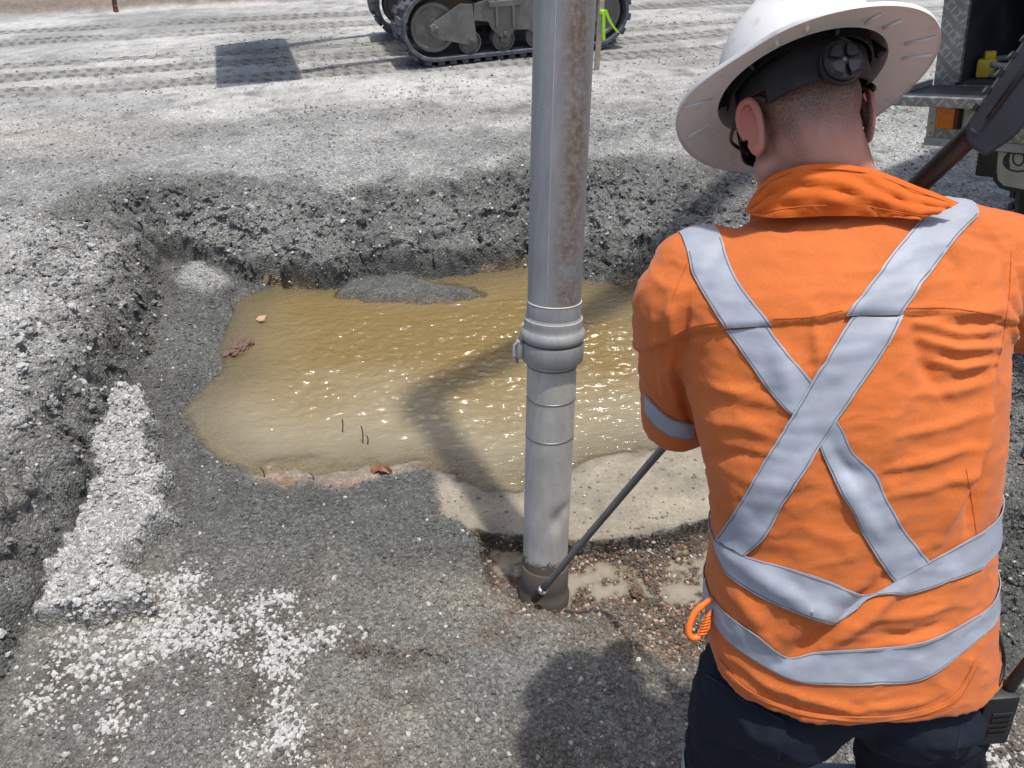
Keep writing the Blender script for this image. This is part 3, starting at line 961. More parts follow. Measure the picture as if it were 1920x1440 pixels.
sm = loft(rings)
def limb(mb, pts, radii, n=20):
    pts = [Vector(p) for p in pts]
    for i in range(len(pts) - 1):
        mb.capsule(pts[i], pts[i + 1], radii[i], radii[i + 1], n)
lw = LEL + (LHAND - LEL) * .80
limb(sm, [LSH, LSH.lerp(LEL, .45) + Vector((-.004, 0, 0)), LEL, lw], [.082, .070, .062, .047])
sm.ellipsoid(P(1330, 505, 1.18), (.085, .08, .06))
rw = REL + (RHAND - REL) * .74
limb(sm, [RSH + Vector((-.03, 0, 0)), P(1945, 548, 1.20), REL, rw], [.094, .098, .074, .05])
limb(sm, [P(1760, 470, 1.17), RSH], [.075, .09])
shirt_me = remesh(sm, .0056, 9, 'shirt')

# -- folds in the cloth, drawn where the photo shows them
tree = bvh(shirt_me)
co, no = arr(shirt_me)
disp = np.zeros(len(co))
def fold(pix, amp, width, asym=0.0):
    global disp
    pts = []
    for i in range(len(pix) - 1):
        for k in range(6):
            t = k / 6
            h, _ = hit(tree, pix[i][0] * (1 - t) + pix[i + 1][0] * t, pix[i][1] * (1 - t) + pix[i + 1][1] * t)
            if h is not None: pts.append(np.array(h))
    if len(pts) < 3: return
    best = np.full(len(co), 1e9); tt = np.zeros(len(co)); side = np.zeros(len(co))
    for i in range(len(pts) - 1):
        a, b = pts[i], pts[i + 1]; d = b - a; L = d @ d + 1e-12
        s = np.clip(((co - a) @ d) / L, 0, 1)
        q = co - a - s[:, None] * d
        q2 = (q ** 2).sum(1)
        m = q2 < best
        best = np.where(m, q2, best); tt = np.where(m, (i + s) / (len(pts) - 1), tt)
        side = np.where(m, q[:, 2], side)
    w = width * (.6 + .4 * np.sin(np.pi * tt))
    prof = np.exp(-best / (w * w))
    if asym:
        prof = prof - asym * np.exp(-((np.sqrt(best) * np.sign(side) + w * 1.1) / w) ** 2)
    disp += amp * prof * np.sin(np.pi * np.clip(tt, .06, .94)) ** .6
mm = .001
F_ = [([(1868, 585), (1790, 592), (1715, 612)], 5, 11), ([(1872, 618), (1800, 628), (1700, 600)], 6, 10), ([(1866, 650), (1790, 655), (1712, 630)], 7, 10), ([(1860, 680), (1795, 690), (1735, 672)], 6, 9),
      ([(1852, 715), (1780, 735), (1700, 740)], 4, 12), ([(1848, 770), (1770, 800), (1660, 820)], 4, 10), ([(1840, 830), (1750, 862), (1640, 880)], 3.5, 9), ([(1835, 880), (1740, 915), (1660, 930)], 3, 10),
      ([(1716, 625), (1735, 690), (1780, 760)], -5, 14), ([(1700, 610), (1690, 720), (1660, 830), (1600, 930)], 6, 26),
      ([(1526, 600), (1532, 650), (1535, 700)], 4, 9), ([(1255, 560), (1262, 640), (1258, 720)], 5, 11), ([(1225, 590), (1240, 680), (1245, 750)], 4, 9), ([(1290, 560), (1285, 620), (1270, 690)], -4, 9),
      ([(1268, 700), (1285, 760), (1318, 850)], -8, 10), ([(1250, 660), (1262, 720), (1275, 745)], 5, 9), ([(1300, 720), (1400, 740), (1480, 760)], 3, 12), ([(1320, 790), (1400, 800), (1470, 830)], 3.5, 12), ([(1320, 860), (1380, 850), (1440, 860)], -3, 10),
      ([(1850, 700), (1835, 830), (1790, 940), (1750, 1030)], 9, 17), ([(1845, 820), (1825, 920), (1815, 1010)], -7, 13), ([(1690, 900), (1640, 990), (1560, 1080)], 3, 22),
      ([(1348, 1030), (1440, 1085), (1560, 1165), (1600, 1168)], 6, 16), ([(1660, 1080), (1590, 1150), (1500, 1220), (1450, 1250)], -8, 16), ([(1690, 1095), (1620, 1160), (1530, 1225)], 6, 14),
      ([(1350, 1090), (1420, 1160), (1470, 1240)], 4, 18), ([(1480, 1130), (1440, 1180), (1470, 1220)], -3, 14), ([(1640, 1160), (1720, 1150), (1800, 1130)], 3, 9), ([(1600, 1185), (1700, 1190), (1790, 1160)], -3, 9),
      ([(1620, 1215), (1720, 1200), (1800, 1180)], 2.5, 8), ([(1350, 1215), (1450, 1290), (1600, 1330), (1750, 1310)], 3.5, 9), ([(1360, 1245), (1460, 1315), (1600, 1348)], -2.5, 7),
      ([(1450, 640), (1480, 720), (1500, 800)], 3, 20), ([(1580, 480), (1570, 540), (1530, 600)], 3, 18), ([(1420, 430), (1500, 440), (1600, 430)], -2.5, 10), ([(1400, 960), (1480, 900), (1560, 830)], 3, 22),
      ([(1500, 960), (1470, 1030), (1420, 1080)], -3, 20), ([(1580, 900), (1610, 960), (1650, 1010)], 5, 14), ([(1560, 840), (1590, 880), (1620, 890)], -4, 12), ([(1690, 470), (1730, 520), (1720, 560)], 3, 10), ([(1740, 450), (1790, 500), (1790, 560)], -3, 12), ([(1850, 430), (1880, 500), (1890, 560)], 3, 14), ([(1900, 600), (1880, 560), (1870, 500)], -4, 10), ([(1905, 650), (1890, 620), (1885, 590)], 5, 8)]
for pix, am, wd in F_:
    fold(pix, am * mm * 1.8, wd * mm * .85)
# small random rumples, stretched roughly level across the back
rx = co[:, 0] * 1.0; ry = co[:, 1] * 1.0; rz = co[:, 2]
rum = 1 - np.abs(fbm(rx * .55 + .35 * rz, rz * 1.6 - .3 * rx, 17, 400, 3, z=ry))
disp += .0030 * (rum ** 3 - .5) + .0008 * fbm(rx, rz * 1.8, 38, 410, 2, z=ry) + .0050 * fbm(rx, rz, 7, 420, 2, z=ry)
# yoke: the upper back is a doubled layer
YK = [(1215, 655), (1252, 640), (1300, 622), (1400, 612), (1445, 608), (1523, 604), (1560, 596), (1600, 588), (1690, 589), (1780, 588), (1885, 604), (1930, 612)]
co2 = co + no * disp[:, None]
pq = CMI.to_3x3()
cc = (np.array(CMI.to_3x3()) @ co2.T).T + np.array(CMI.translation)
spx = 960 + cc[:, 0] / -cc[:, 2] * FPX; spy = 720 - cc[:, 1] / -cc[:, 2] * FPX
facing = ((co2 - np.array(CAMPOS)) * no).sum(1) < 0
yk = np.interp(spx, [a for a, b in YK], [b for a, b in YK])
co2 = co2 + no * (facing * sstep(4, -4, spy - yk) * .0075)[:, None]
put(shirt_me, co2)
tree = bvh(shirt_me)

def cloth(name, col, weave=900.0, wstr=.25, rough=.85, fade=.12, sheen=.12, dirt=None, dirt_amt=.0):
    m, nt, b = new_mat(name)
    L = nt.links
    tc = nt.nodes.new('ShaderNodeTexCoord').outputs['Object']
    n1 = noise(nt, tc, 5, 5, .6); n2 = noise(nt, tc, 260, 3)
    c = mix(nt, 1.0, col, ramp(nt, n1, [(.3, 1 - fade), (.7, 1 + fade)]), 'MULTIPLY')
    c = mix(nt, 1.0, c, ramp(nt, n2, [(.3, .93), (.7, 1.06)]), 'MULTIPLY')
    if dirt is not None:
        g = ramp(nt, noise(nt, tc, 9, 6, .7), [(.60, 0.0), (.80, dirt_amt)])
        c = mix(nt, g, c, dirt)
        g2 = ramp(nt, noise(nt, tc, 75, 3, .5), [(.735, 0.0), (.76, dirt_amt)])
        c = mix(nt, g2, c, dirt)
    L.new(c, b.inputs['Base Color'])
    b.inputs['Roughness'].default_value = rough
    b.inputs['Specular IOR Level'].default_value = .25
    b.inputs['Sheen Weight'].default_value = sheen
    n3 = noise(nt, tc, 28, 4, .6)
    w = noise(nt, tc, weave, 2)
    h = math_(nt, 'ADD', math_(nt, 'MULTIPLY', n3, 1.0), math_(nt, 'MULTIPLY', w, .22))
    bump(nt, b, h, wstr, .004)
    return m
M_orange = cloth('hi_vis_orange_cotton', (.54, .138, .031), dirt=(.25, .10, .04), dirt_amt=.22)
M_orange2 = cloth('hi_vis_orange_collar', (.63, .128, .015), dirt=(.25, .10, .04), dirt_amt=.25)
M_navy = cloth('navy_drill_cotton', (.0085, .012, .022), wstr=.3, sheen=.0, dirt=(.05, .05, .055), dirt_amt=.10)
M_thread = cloth('orange_thread', (.62, .16, .04))

def tape_material():
    m, nt, b = new_mat('silver_reflective_tape')
    tc = nt.nodes.new('ShaderNodeTexCoord').outputs['Object']
    n1 = noise(nt, tc, 14, 5, .6); n2 = noise(nt, tc, 120, 3)
    c = mix(nt, 1.0, (.30, .33, .39), ramp(nt, n1, [(.3, .86), (.7, 1.14)]), 'MULTIPLY')
    c = mix(nt, ramp(nt, n2, [(.66, 0), (.76, .5)]), c, (.30, .27, .24))
    nt.links.new(c, b.inputs['Base Color'])
    b.inputs['Roughness'].default_value = .55; b.inputs['Metallic'].default_value = .0
    bump(nt, b, math_(nt, 'ADD', noise(nt, tc, 45, 4), math_(nt, 'MULTIPLY', n2, .15)), .22, .004)
    return m
M_tape = tape_material()

# ------------------------------------------------------------------ head frame
HC = P(1508, 222, 1.13)
vr = (HC - CAMPOS).normalized()
cr = CM.to_3x3() @ Vector((1, 0, 0)); cr = (cr - vr * cr.dot(vr)).normalized(); cu = cr.cross(vr)
AL, RO, YAW = R(24), R(18), R(27)
Uh = (cr * -math.sin(RO) + cu * math.cos(RO)) * math.cos(AL) + vr * math.sin(AL)
S0 = cr * math.cos(RO) + cu * math.sin(RO)
F0 = Uh.cross(S0)
Sh = S0 * math.cos(YAW) + F0 * math.sin(YAW); Fh = F0 * math.cos(YAW) - S0 * math.sin(YAW)
H3 = Matrix((Sh, Fh, Uh)).transposed()
def HL(x, y, z):
    return HC + H3 @ Vector((x, y, z))

# ------------------------------------------------------------------ body (one continuous surface)
bm_ = MB()
bm_.ellipsoid(HL(0, .008, .045), (.077, .098, .092), H3, 28, 18)
bm_.ellipsoid(HL(0, -.022, .012), (.070, .072, .075), H3, 24, 16)       # back of the skull
bm_.ellipsoid(HL(0, .045, -.045), (.062, .062, .070), H3, 24, 16)       # face
bm_.ellipsoid(HL(0, .062, -.092), (.040, .042, .032), H3, 20, 12)       # chin
bm_.capsule(HL(0, .102, .005), HL(0, .122, -.035), .010, .016)          # nose
bm_.ellipsoid(HL(0, .100, -.068), (.026, .012, .010), H3, 16, 10)       # mouth
for s in (-1, 1):
    bm_.ellipsoid(HL(s * .032, .092, .018), (.022, .012, .009), H3, 16, 10)   # brow
    bm_.capsule(HL(s * .058, .02, -.06), HL(s * .045, .055, -.09), .022, .018)     # jaw
nb = P(1556, 392, 1.185)
bm_.capsule(HL(0, -.012, -.035), nb, .063, .070)
bm_.capsule(HL(-.02, -.035, -.03), nb + Vector((-.03, -.03, -.01)), .036, .045)
bm_.capsule(HL(.02, -.035, -.03), nb + Vector((.035, -.03, -.01)), .036, .045)
for c, a, b in rings[::3]:
    pass
bm_in = loft([(c, a * .86, b * .86) for c, a, b in rings])
bm_.add(bm_in.v, bm_in.f)
limb(bm_, [LSH, LEL, LHAND - (LHAND - LEL).normalized() * .07], [.055, .043, .028])
limb(bm_, [RSH, REL, RHAND - (RHAND - REL).normalized() * .07], [.058, .045, .028])
pel = rings[0][0] + Vector((0, .0, -.02))
LH_, RH_ = P(1428, 1290, 1.30), P(1722, 1290, 1.285)
LK, RK = P(1358, 1490, 1.50), P(1712, 1545, 1.47)
LA, RA = Vector((LK.x - .03, LK.y - .06, .13)), Vector((RK.x + .02, RK.y - .05, .13))
bm_.ellipsoid(pel, (.165, .115, .12))
for h_, k_, a_ in ((LH_, LK, LA), (RH_, RK, RA)):
    limb(bm_, [h_, k_, a_], [.085, .056, .042])
    bm_.capsule(a_ + Vector((0, -.03, -.05)), a_ + Vector((0, .12, -.07)), .038, .03)
def hand(mb, c, ax, wrist, flip=1):
    """palm and five curled fingers closed round a bar through c along ax"""
    ax = Vector(ax).normalized()
    wv = (Vector(wrist) - c); wv = (wv - ax * wv.dot(ax)).normalized()
    sd = ax.cross(wv)
    palm = c + wv * .040
    M = Matrix((ax, sd, wv)).transposed()
    mb.ellipsoid(palm - sd * .006 * flip, (.044, .018, .046), M, 18, 12)
    mb.capsule(palm + wv * .03, Vector(wrist), .026, .028)
    for i in range(4):
        off = ax * ((i - 1.5) * .0205)
        ln = (1.0, 1.08, 1.04, .86)[i]
        pts = []
        for a in (25, 95, 165, 225):
            an = R(a * (ln if a > 100 else 1))
            rad = .026
            pts.append(c + off + (wv * math.cos(an) + sd * flip * math.sin(an)) * rad * (1.25 if a < 30 else 1))
        for k in range(3):
            mb.capsule(pts[k], pts[k + 1], .0098 - .0008 * k, .0092 - .0008 * k, 10)
    t0 = palm + ax * .036 - sd * flip * .008
    t1 = c + ax * .050 - sd * flip * .024 + wv * .012; t2 = c + ax * .040 - sd * flip * .024 - wv * .018
    mb.capsule(t0, t1, .013, .011, 10); mb.capsule(t1, t2, .011, .009, 10)
lax = (LN[2] - LN[1]).normalized()
hand(bm_, LHAND, lax, LHAND - (LHAND - LEL).normalized() * .07)
hand(bm_, RHAND, (LN[5] - LN[4]).normalized(), RHAND - (RHAND - REL).normalized() * .07, -1)
body_me = remesh(bm_, .0048, 3, 'person')
# ears are added to the head surface before colouring
ear = MB()
for s in (-1, 1):
    E = 1.15 * H3 @ Matrix.Rotation(R(-30 * s), 3, 'Z') @ Matrix.Rotation(R(-10), 3, 'X')
    base = HL(s * .078, -.008, -.012)
    def EP(a, b, c_): return base + E @ Vector((s * a, b, c_))
    rim = [EP(.004, .016, -.006), EP(.008, .014, .018), EP(.013, .000, .031), EP(.016, -.017, .026), EP(.016, -.021, .006), EP(.012, -.014, -.016), EP(.006, -.002, -.031), EP(.002, .010, -.028), EP(.001, .014, -.012)]
    ear.tube(catmull(rim, 4), [.0048 + .0012 * math.sin(k / 34 * math.pi) for k in range(33)], 10)
    ear.ellipsoid(EP(.006, -.002, .004), (.0055, .017, .027), E, 16, 12)
    ear.ellipsoid(EP(.004, .002, -.026), (.006, .010, .010), E, 12, 8)
ear_me = remesh(ear, .0022, 3, 'ears')
bm2 = bmesh.new(); bm2.from_mesh(body_me); bm2.from_mesh(ear_me); bm2.to_mesh(body_me); bm2.free(); set_smooth(body_me)
bco, bno = arr(body_me)
loc = (np.array(H3.transposed()) @ (bco - np.array(HC)).T).T
hz = loc[:, 2]; hy = loc[:, 1]; hx = loc[:, 0]
inhead = (np.linalg.norm(loc, axis=1) < .17)
fade_ = sstep(-.105, -.02, hz + .02 * fbm(hx, hy, 30, 500, 2) - .30 * np.maximum(hy + .01, 0)) * sstep(.055, .02, hy) * inhead
isear = (np.abs(hx) > .080) & (hz < .04) & (hz > -.06)
fade_ = fade_ * (1 - isear)
nearear = np.exp(-((np.abs(hx) - .095) / .02) ** 2) * (np.abs(hz + .01) < .05) * inhead
attr_f(body_me, 'stubble', fade_); attr_f(body_me, 'red', nearear)
def skin_material():
    m, nt, b = new_mat('fair_skin')
    L = nt.links
    tc = nt.nodes.new('ShaderNodeTexCoord').outputs['Object']
    st = N(nt, 'ShaderNodeAttribute', attribute_name='stubble').outputs['Fac']; rd_ = N(nt, 'ShaderNodeAttribute', attribute_name='red').outputs['Fac']
    n1 = noise(nt, tc, 22, 5, .6); n2 = noise(nt, tc, 480, 2); n3 = noise(nt, tc, 130, 3)
    c = mix(nt, ramp(nt, n1, [(.35, 0.0), (.7, 1.0)]), (.53, .29, .215), (.56, .25, .185))
    c = mix(nt, math_(nt, 'MULTIPLY', rd_, .75), c, (.55, .15, .12))
    sp = ramp(nt, n2, [(.38, .55), (.62, 1.0)])
    c = mix(nt, math_(nt, 'MULTIPLY', math_(nt, 'MULTIPLY', st, sp), .88), c, (.06, .042, .034))
    c = mix(nt, ramp(nt, n3, [(.74, 0.0), (.78, .4)]), c, (.22, .10, .07))
    L.new(c, b.inputs['Base Color'])
    b.inputs['Roughness'].default_value = .52
    b.inputs['Subsurface Weight'].default_value = .12
    b.inputs['Subsurface Radius'].default_value = (.012, .005, .003)
    b.inputs['Subsurface Scale'].default_value = 1.0
    bump(nt, b, math_(nt, 'ADD', n2, math_(nt, 'MULTIPLY', n3, .8)), .18, .0012)
    return m
person = link('person', body_me, skin_material())
tag(person, 'worker in orange hi-vis shirt and white wide-brim hard hat bending over the pit', 'person')
shirt = link('shirt', shirt_me, M_orange, person)

# ------------------------------------------------------------------ strips sewn on the shirt
def strip(name, A, B, mat, parent, off=.0018, nl=60, nw=8, th=.0012, tree_=None, ext0=None, ext1=None):
    """band between photo polylines A and B, laid on the cloth where the view rays meet it"""
    tr_ = tree_ or tree
    A = [tuple(p[:2]) for p in catmull([(x, y, 0) for x, y in A], 6)]; B = [tuple(p[:2]) for p in catmull([(x, y, 0) for x, y in B], 6)]
    def samp(pl, t):
        d = [0]
        for i in range(len(pl) - 1):
            d.append(d[-1] + math.hypot(pl[i + 1][0] - pl[i][0], pl[i + 1][1] - pl[i][1]))
        q = t * d[-1]
        i = 0
        while i < len(d) - 2 and d[i + 1] < q: i += 1
        f = (q - d[i]) / max(d[i + 1] - d[i], 1e-6)
        return pl[i][0] * (1 - f) + pl[i + 1][0] * f, pl[i][1] * (1 - f) + pl[i + 1][1] * f
    rows = []
    for i in range(nl + 1):
        a = samp(A, i / nl); b = samp(B, i / nl); r = []
        for k in range(nw + 1):
            f = k / nw
            h, n_ = hit(tr_, a[0] * (1 - f) + b[0] * f, a[1] * (1 - f) + b[1] * f)
            r.append(None if h is None else h + n_ * off)
        if all(p is not None for p in r):
            # drop rows that jump to another layer
            if rows and max((r[k] - rows[-1][k]).length for k in range(nw + 1)) > .06: 
                continue
            rows.append(r)
    if len(rows) < 4:
        print('strip skipped', name, A[0]); return None
    if ext0: rows = ext0(rows) + rows
    if ext1: rows = rows + ext1(rows)
    for _ in range(1):
        rows = [[rows[i][k] if i in (0, len(rows) - 1) else rows[i][k] * .5 + (rows[i - 1][k] + rows[i + 1][k]) * .25 for k in range(nw + 1)] for i in range(len(rows))]
    v = Vector(); c = sum((p for p in rows[len(rows) // 2]), Vector()) / (nw + 1)
    du = rows[len(rows) // 2][1] - rows[len(rows) // 2][0]; dv = rows[len(rows) // 2 + 1][0] - rows[len(rows) // 2][0]
    if du.cross(dv).dot(CAMPOS - c) < 0:
        rows = [r[::-1] for r in rows]
    return thicken(rows, th).build(name, mat, parent, 50)

def over_shoulder(rows_first, sgn):
    """carry a strap on over the shoulder and down the chest"""
    def go(rows):
        e = rows[0]; n_ = rows[1]
        out = []
        prev = e
        dirn = (sum((a - b for a, b in zip(e, n_)), Vector()) / len(e)).normalized()
        for s in range(1, 15):
            fw = Vector((dirn.x * .3, 1.0, 0)).normalized()
            r = []
            for p in e:
                q = p + fw * .014 * s
                h = tree.ray_cast(q + Vector((0, .0, .5)), Vector((0, 0, -1)))
                r.append(None if h[0] is None else h[0] + h[1] * .0018)
            if any(x is None for x in r) or max((a - b).length for a, b in zip(r, prev)) > .07: break
            out.append(r); prev = r
        return out[::-1]
    return go
ext = over_shoulder(None, 1)
M_stitch = cloth('grey_tape_thread', (.16, .16, .17))
def tape(A, B, off=.0018, nl=60, ext0=None, ext1=None):
    strip('reflective_tape', A, B, M_tape, shirt, off=off, nl=nl, ext0=ext0, ext1=ext1)
    A_ = [p[:2] for p in catmull([(x, y, 0) for x, y in A], 5)]; B_ = [p[:2] for p in catmull([(x, y, 0) for x, y in B], 5)]
    m = 24
    def at(pl, t):
        q = t * (len(pl) - 1); i = min(int(q), len(pl) - 2); f = q - i
        return (pl[i][0] * (1 - f) + pl[i + 1][0] * f, pl[i][1] * (1 - f) + pl[i + 1][1] * f)
    for f0, f1 in ((.045, .070), (.93, .955)):
        L0 = []; L1 = []
        for k in range(m + 1):
            p, q = at(A_, k / m), at(B_, k / m)
            L0.append((p[0] * (1 - f0) + q[0] * f0, p[1] * (1 - f0) + q[1] * f0)); L1.append((p[0] * (1 - f1) + q[0] * f1, p[1] * (1 - f1) + q[1] * f1))
        strip('tape_stitching', L0, L1, M_stitch, shirt, off=off + .0010, nl=nl, nw=1, th=.0007)
# strap from the left shoulder down to the right hip (under), upper part on the yoke
tape([(1290, 474), (1300, 515), (1325, 560), (1359, 614)], [(1352, 447), (1375, 510), (1400, 550), (1447, 608)], nl=40, ext0=ext)
tape([(1361, 618), (1400, 672), (1440, 730), (1482, 776), (1520, 800), (1545, 860), (1572, 915), (1600, 960), (1622, 1010), (1650, 1055), (1678, 1092)],
      [(1440, 612), (1480, 668), (1522, 714), (1560, 775), (1582, 810), (1600, 848), (1640, 885), (1660, 930), (1690, 985), (1718, 1022), (1742, 1052)], nl=90)
# strap from the right shoulder down to the left hip (over)
tape([(1725, 415), (1690, 455), (1640, 520), (1585, 590)], [(1835, 402), (1790, 450), (1745, 510), (1690, 588)], off=.0022, nl=40, ext0=ext)
tape([(1596, 592), (1560, 650), (1520, 715), (1482, 782), (1430, 870), (1385, 950), (1346, 1012)], [(1693, 592), (1660, 650), (1620, 712), (1560, 800), (1510, 880), (1470, 940), (1440, 1000), (1398, 1042)], off=.0040, nl=90)
def wrap(rows_side):
    """carry a waist band on round the front"""
    def go(rows):
        e = rows[-1] if rows_side > 0 else rows[0]
        ctr = sum(e, Vector()) / len(e)
        other = rows[0] if rows_side > 0 else rows[-1]
        octr = sum(other, Vector()) / len(other)
        mid = (ctr + octr) / 2 + Vector((0, .10, 0))
        out = []; prev = e
        v0 = ctr - mid; a0 = math.atan2(v0.y, v0.x)
        for s in range(1, 61):
            da = rows_side * s * R(3.0)
            r = []
            for p in e:
                c0 = Vector((mid.x, mid.y, p.z - .02 * math.sin(min(s / 60, 1) * math.pi / 2) * 0))
                an = a0 + da
                o_ = c0 + Vector((math.cos(an), math.sin(an), 0)) * .6
                h = tree.ray_cast(o_, (c0 - o_).normalized())
                r.append(None if h[0] is None else h[0] + h[1] * .0034)
            if any(x is None for x in r) or max((a - b).length for a, b in zip(r, prev)) > .09: break
            out.append(r); prev = r
        # close the step between the last sewn row and the first wrapped one, then press everything onto the cloth
        if out:
            gap = [[p.lerp(q, k / 7) for p, q in zip(e, out[0])] for k in range(1, 7)]
            out = gap + out
        snap = []
        for r in out:
            rr = []
            for p in r:
                l_, n_, *_ = tree.find_nearest(p)
                rr.append(l_ + n_ * .0026)
            snap.append(rr)
        return snap if rows_side > 0 else snap[::-1]
    return go
tape([(1341, 1012), (1400, 1042), (1500, 1070), (1560, 1090), (1600, 1108), (1640, 1112), (1690, 1080), (1760, 1040), (1842, 994)],
      [(1348, 1040), (1370, 1080), (1430, 1120), (1500, 1148), (1560, 1167), (1600, 1150), (1640, 1118), (1720, 1108), (1838, 1066)], nl=110, off=.0030, ext1=wrap(1), ext0=wrap(-1))
tape([(1334, 1118), (1370, 1155), (1420, 1190), (1478, 1232), (1540, 1220), (1640, 1214), (1740, 1200), (1836, 1150)],
      [(1338, 1162), (1360, 1195), (1420, 1240), (1490, 1275), (1560, 1282), (1640, 1282), (1740, 1268), (1842, 1190)], nl=110, ext1=wrap(1), ext0=wrap(-1))
tape([(1211, 738), (1232, 762), (1262, 785), (1302, 794)], [(1211, 772), (1230, 798), (1262, 818), (1300, 824)], nl=30)
# stitched seams
def seam(pix, w=1.6, mat=M_thread, n=70):
    A = [(x, y - w) for x, y in pix]; B = [(x, y + w) for x, y in pix]
    strip('seam', A, B, mat, shirt, off=.0004, nl=n, nw=2, th=.0008)
M_seam = cloth('dark_orange_seam', (.50, .10, .012))
seam([(1262, 628), (1300, 612), (1359, 603)], 1.1, M_seam); seam([(1450, 598), (1523, 594), (1560, 586), (1580, 582)], 1.1, M_seam); seam([(1700, 578), (1780, 578), (1880, 592)], 1.1, M_seam)
seam([(1895, 470), (1893, 540), (1885, 600), (1876, 660), (1866, 684)], 1.4, M_seam)
seam([(1290, 490), (1262, 560), (1252, 630), (1262, 700)], 1.2, M_seam)
seam([(1350, 1236), (1400, 1292), (1500, 1332), (1600, 1348), (1700, 1346), (1790, 1318), (1836, 1240)], 1.2, M_seam, 90)
seam([(1812, 880), (1822, 940), (1830, 1000)], 1.5, M_seam, 40)

strip('hem', [(1352, 1236), (1400, 1290), (1500, 1331), (1600, 1342), (1700, 1336), (1784, 1306), (1828, 1236)], [(1348, 1240), (1398, 1296), (1500, 1338), (1600, 1351), (1700, 1345), (1787, 1314), (1833, 1240)], M_orange, shirt, off=.0012, nl=90, nw=4, th=.0016)
# ------------------------------------------------------------------ collar
def collar():
    top_ = [(1404, 388, 1.135), (1420, 358, 1.115), (1450, 330, 1.095), (1500, 313, 1.075), (1560, 309, 1.068), (1620, 316, 1.072), (1660, 327, 1.085), (1705, 345, 1.080), (1750, 362, 1.075), (1797, 381, 1.075)]
    mid_ = [(1402, 393, 1.135), (1424, 384, 1.108), (1462, 362, 1.080), (1510, 352, 1.060), (1562, 350, 1.052), (1612, 352, 1.056), (1650, 364, 1.062), (1690, 380, 1.065), (1735, 394, 1.065), (1770, 396, 1.068)]
    bot_ = [(1398, 398, 1.14), (1422, 406, 1.105), (1470, 408, 1.088), (1520, 405, 1.080), (1565, 404, 1.078), (1612, 404, 1.078), (1648, 406, 1.078), (1680, 408, 1.075), (1712, 411, 1.068), (1730, 410, 1.066)]
    T = catmull([P(*a) for a in top_], 8); Mi = catmull([P(*a) for a in mid_], 8); B = catmull([P(*a) for a in bot_], 8)
    rows = []
    for j in range(13):
        f = j / 12; r = []
        for i in range(len(T)):
            p = T[i] * (1 - f) ** 2 + Mi[i] * 2 * f * (1 - f) + B[i] * f * f
            w = math.sin(i / len(T) * 21 + f * 3) * .0014 + math.sin(i / len(T) * 47 - f * 9) * .0010 + math.sin(f * 17 + 4 * math.sin(i / len(T) * 6)) * .0034 * math.sin(f * math.pi) + max(0, math.sin(f * 9 - 1 + 5 * i / len(T))) ** 6 * .004 * math.sin(f * math.pi)
            p = p + (CAMPOS - p).normalized() * w
            r.append(p)
        rows.append(r)
    c = T[len(T) // 2]
    if (rows[0][1] - rows[0][0]).cross(rows[1][0] - rows[0][0]).dot(CAMPOS - c) < 0:
        rows = [r[::-1] for r in rows]
    leaf = thicken(rows, .0022)
    o = leaf.build('collar', M_orange2, shirt, 60)
    # stand behind the leaf, closed round the throat
    ring_t = [(1410, 372, 1.15), (1450, 334, 1.105), (1500, 316, 1.083), (1560, 311, 1.076), (1620, 318, 1.08), (1680, 336, 1.12), (1715, 352, 1.18), (1690, 352, 1.25), (1600, 345, 1.29), (1500, 345, 1.28), (1430, 365, 1.22), (1410, 372, 1.15)]
    ring_b = [(x + (6 if x > 1560 else -6), y + 62, d + .03) for x, y, d in ring_t]
    Tr = catmull([P(*a) for a in ring_t], 6); Br = catmull([P(*a) for a in ring_b], 6)
    rows = [[Tr[i].lerp(Br[i], j / 6) for i in range(len(Tr))] for j in range(7)]
    thicken(rows, .002).build('collar_stand', M_orange2, shirt, 60)
    # stitching lines on the leaf
    for f in (.10, .82):
        ln = []
        for i in range(2, len(T) - 2):
            p = T[i] * (1 - f) ** 2 + Mi[i] * 2 * f * (1 - f) + B[i] * f * f
            ln.append(p + (CAMPOS - p).normalized() * .0036)
        MB().tube(ln, .0008, 5).build('collar_stitch', M_seam, o, True)
collar()

# ------------------------------------------------------------------ trousers
tr = MB()
tr.ellipsoid(pel + Vector((0, .01, .0)), (.188, .135, .115))
tr.ellipsoid(P(1478, 1320, 1.245), (.108, .092, .095)); tr.ellipsoid(P(1708, 1318, 1.24), (.112, .092, .095))
for h_, k_, a_ in ((LH_, LK, LA), (RH_, RK, RA)):
    limb(tr, [h_, h_.lerp(k_, .5), k_, a_ + Vector((0, 0, .02))], [.110, .094 if h_ is LH_ else .102, .082, .078])
tr_me = remesh(tr, .0075, 6, 'trousers')
tco, tno = arr(tr_me)
f1 = 1 - np.abs(fbm(tco[:, 0], tco[:, 2] * 1.7 + tco[:, 0] * .5, 13, 600, 3, z=tco[:, 1]))
tco = tco + tno * (.008 * (f1 ** 2 - .6) + .005 * fbm(tco[:, 0], tco[:, 2], 6, 610, 2, z=tco[:, 1]))[:, None]
